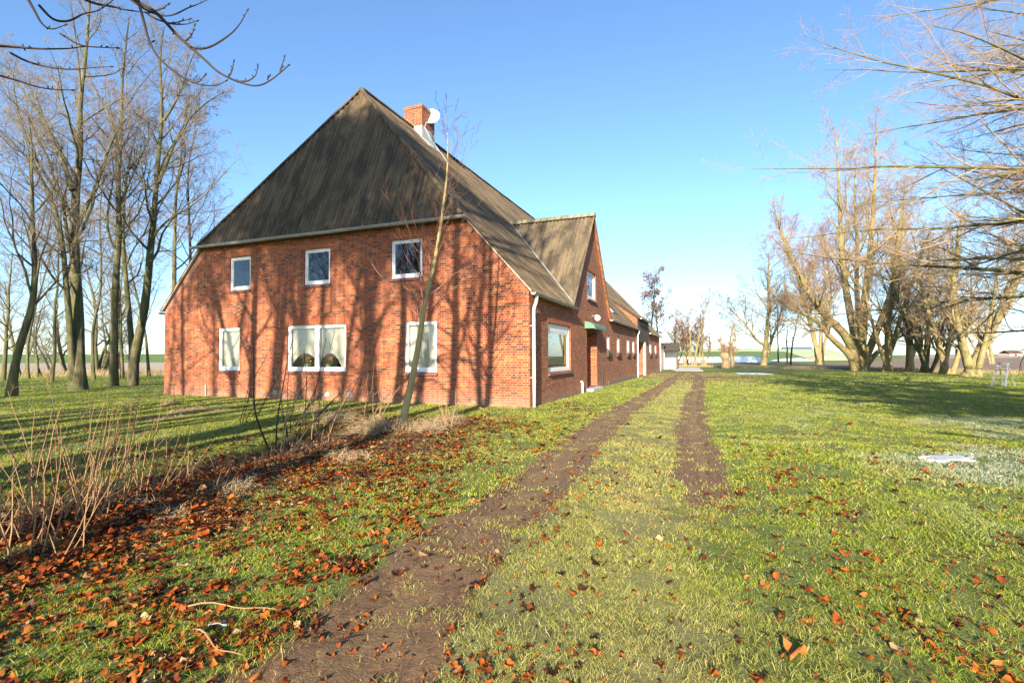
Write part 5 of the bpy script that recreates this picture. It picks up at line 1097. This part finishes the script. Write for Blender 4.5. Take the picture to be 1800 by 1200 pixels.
# ================================================================== FAR THINGS
q = gpt(1765, 678); LD = empty('step_ladder', (q[0], q[1], G(q[0], q[1])), math.radians(25), 'small folding aluminium step ladder standing on the right lawn', 'ladder')
for s_ in (-1, 1):
    m = MB(); m.prism([(-.62,s_*.26-.02,0),(-.53,s_*.26-.02,0),(.0,s_*.17-.02,1.08),(-.07,s_*.17-.02,1.08)], (0,.04,0)); m.build('side_rail', M['alu'], LD)
    m = MB(); m.prism([(.42,s_*.22-.015,0),(.47,s_*.22-.015,0),(.03,s_*.16-.015,1.06),(-.01,s_*.16-.015,1.06)], (0,.03,0)); m.build('rear_leg', M['alu'], LD)
for z in (.25,.5,.75): 
    x = -.55+.53*z/1.08; m = MB(); m.box(x-.06,x+.08,-.22,.22,z,z+.035); m.build('step', M['alu'], LD)
m = MB(); m.box(-.12,.12,-.2,.2,1.06,1.1); m.build('platform', M['alu'], LD)
m = MB(); m.tube([(.3,-.2,.3),(.3,.2,.3)], .012, 6); m.build('brace', M['alu'], LD)

M['blue_roof'] = simple('blue_panel_roof', (.055,.085,.2), .4, .1, .3); M['white_sheet'] = simple('white_plastic_sheet', (.78,.79,.82), .4, .08, .15, 0, .3); M['sand'] = simple('ochre_earth', (.5,.38,.2), .9, .15, .3, 0, .4)
def far_box(name, px0, px1, Y, h, dep, lab, cat, roof_m, wall_m, rh):
    a, b = at(px0, 620, Y), at(px1, 620, Y); x0, x1 = a[0], b[0]; E = empty(name, ((x0+x1)/2, Y, 0), 0, lab, cat); w = (x1-x0)/2
    m = MB(); m.box(-w,w,0,dep,-.2,h); m.build('wall', wall_m, E)
    m = MB(); m.prism([(-w-.5,-.6,h-.1),(-w-.5,dep/2,h+rh),(-w-.5,dep+.6,h-.1),(-w-.5,dep+.6,h-.3),(-w-.5,dep/2,h+rh-.25),(-w-.5,-.6,h-.3)], (2*w+1,0,0)); m.build('roof', roof_m, E)
    m = MB(); m.box(-w*.3,w*.1,-.08,.0,0,h*.75); m.build('door', M['dark_wood'], E)
far_box('blue_roofed_barn', 1392, 1442, 330, 2.2, 22, 'long low barn with dark blue panel roof on the far horizon', 'barn', M['blue_roof'], M['plaster'], 4.6)
far_box('pale_shed', 1448, 1472, 320, 2.8, 12, 'small pale shed right of the blue roofed barn', 'shed', M['white_sheet'], M['plaster'], 1.6)
far_box('far_house', 1775, 1798, 520, 2.5, 12, 'tiny house on the horizon at the right edge', 'house', M['sill'], M['plaster'], 3.)
def mound(name, px0, px1, Y, h, dep, mat, lab, cat, seed, n=46):
    a, b = at(px0, 630, Y)[0], at(px1, 630, Y)[0]; xs = np.linspace(a, b, n); rows = []
    for s in np.linspace(-1, 1, 9):
        env = np.clip(np.minimum(xs-a, b-xs)/3., 0, 1)**.5
        z = h*env*(1-s*s)*(.7+.6*fbm(xs*.35, np.full(n, s*2.), seed)) - .05
        rows.append(np.stack([xs, Y + s*dep + 0*xs, z], 1))
    o = sheet(name, rows, mat, None); tag(o, lab, cat)
mound('sheeted_heap', 1166, 1345, 112, 1.25, 3, M['white_sheet'], 'long low heap under white sheeting beyond the far trees', 'sheeted heap', 3, 90)
mound('sheeted_heap', 1360, 1425, 135, .8, 3, M['white_sheet'], 'short low strip of white sheeting left of the ochre mound', 'sheeted heap', 5)
mound('earth_mound', 1418, 1484, 150, 1.6, 4, M['sand'], 'flat ochre earth mound in front of the blue roofed barn', 'mound', 4)
# dead grass along the field edges
def verge(name, pts, n, h, lab, seed):
    g = np.random.default_rng(seed); P0 = np.array(pts, float); t = g.random(n)*(len(P0)-1); i = t.astype(int); f = (t-i)[:, None]; c_ = P0[i]*(1-f) + P0[np.minimum(i+1, len(P0)-1)]*f + g.normal(0, 1.1, (n, 2))
    P, R = wands(n, 0, h*.3, h, .5, .011, 4, .5, seed); P = P + np.concatenate([c_, np.zeros((n, 1))], 1)[:, None]; V, F = polytube(P, R, 3)
    tag(link(name, np_mesh(name, V, F), M['straw']), lab, 'dry grass', kind='stuff')
verge('dry_verge_grass', [(-62,40),(-44,42),(-30,46),(-14,56)], 9000, .75, 'pale dry grass along the left field edge', 1)
verge('dry_verge_grass', [(20,72),(30,62),(36,48),(38,38),(46,30)], 9000, .5, 'brown dry grass along the right field edge under the trees', 2)

# ================================================================== SKY, SUN, CAMERA
w = bpy.data.worlds.new('World'); sc.world = w; w.use_nodes = True; nt = w.node_tree
sky = nt.nodes.new('ShaderNodeTexSky'); sky.sky_type = 'NISHITA'; sky.sun_disc = False; sky.sun_elevation = SUN_EL
sky.sun_rotation = PI + SUN_HEAD; sky.altitude = 0; sky.air_density = .95; sky.dust_density = .5; sky.ozone_density = 4.2
bg = nt.nodes['Background']; bg.inputs['Strength'].default_value = .115; nt.links.new(sky.outputs[0], bg.inputs['Color'])
L = bpy.data.lights.new('sun', 'SUN'); L.energy = 5.; L.angle = math.radians(.5); L.color = (1., .87, .68)
so = bpy.data.objects.new('sun', L); COL.objects.link(so)
dv = Vector((SD[0]*math.cos(SUN_EL), SD[1]*math.cos(SUN_EL), -math.sin(SUN_EL))); so.rotation_euler = dv.to_track_quat('-Z', 'Y').to_euler(); so.location = (-20, -60, 30)
cam = bpy.data.cameras.new('camera'); co = bpy.data.objects.new('camera', cam); COL.objects.link(co); sc.camera = co
cam.sensor_width = 36; cam.lens = FPX/1800*36; cam.clip_start = .05; cam.clip_end = 12000
cp, sp, c, s = math.cos(PITCH), math.sin(PITCH), math.cos(ROLL), math.sin(ROLL)
r0, u0, f0 = Vector((1,0,0)), Vector((0,-sp,cp)), Vector((0,cp,sp)); ex = c*r0 - s*u0; ey = s*r0 + c*u0
co.matrix_world = Matrix(((ex.x,ey.x,-f0.x,0),(ex.y,ey.y,-f0.y,0),(ex.z,ey.z,-f0.z,H),(0,0,0,1)))
vs = sc.view_settings; sc.display_settings.display_device = 'sRGB'; vs.view_transform = 'Standard'; vs.look = 'None'; vs.gamma = 1; vs.use_curve_mapping = False; vs.exposure = 1.5
sc.cycles.max_bounces = 6; sc.cycles.transparent_max_bounces = 12
print('tree faces', TRI[0])
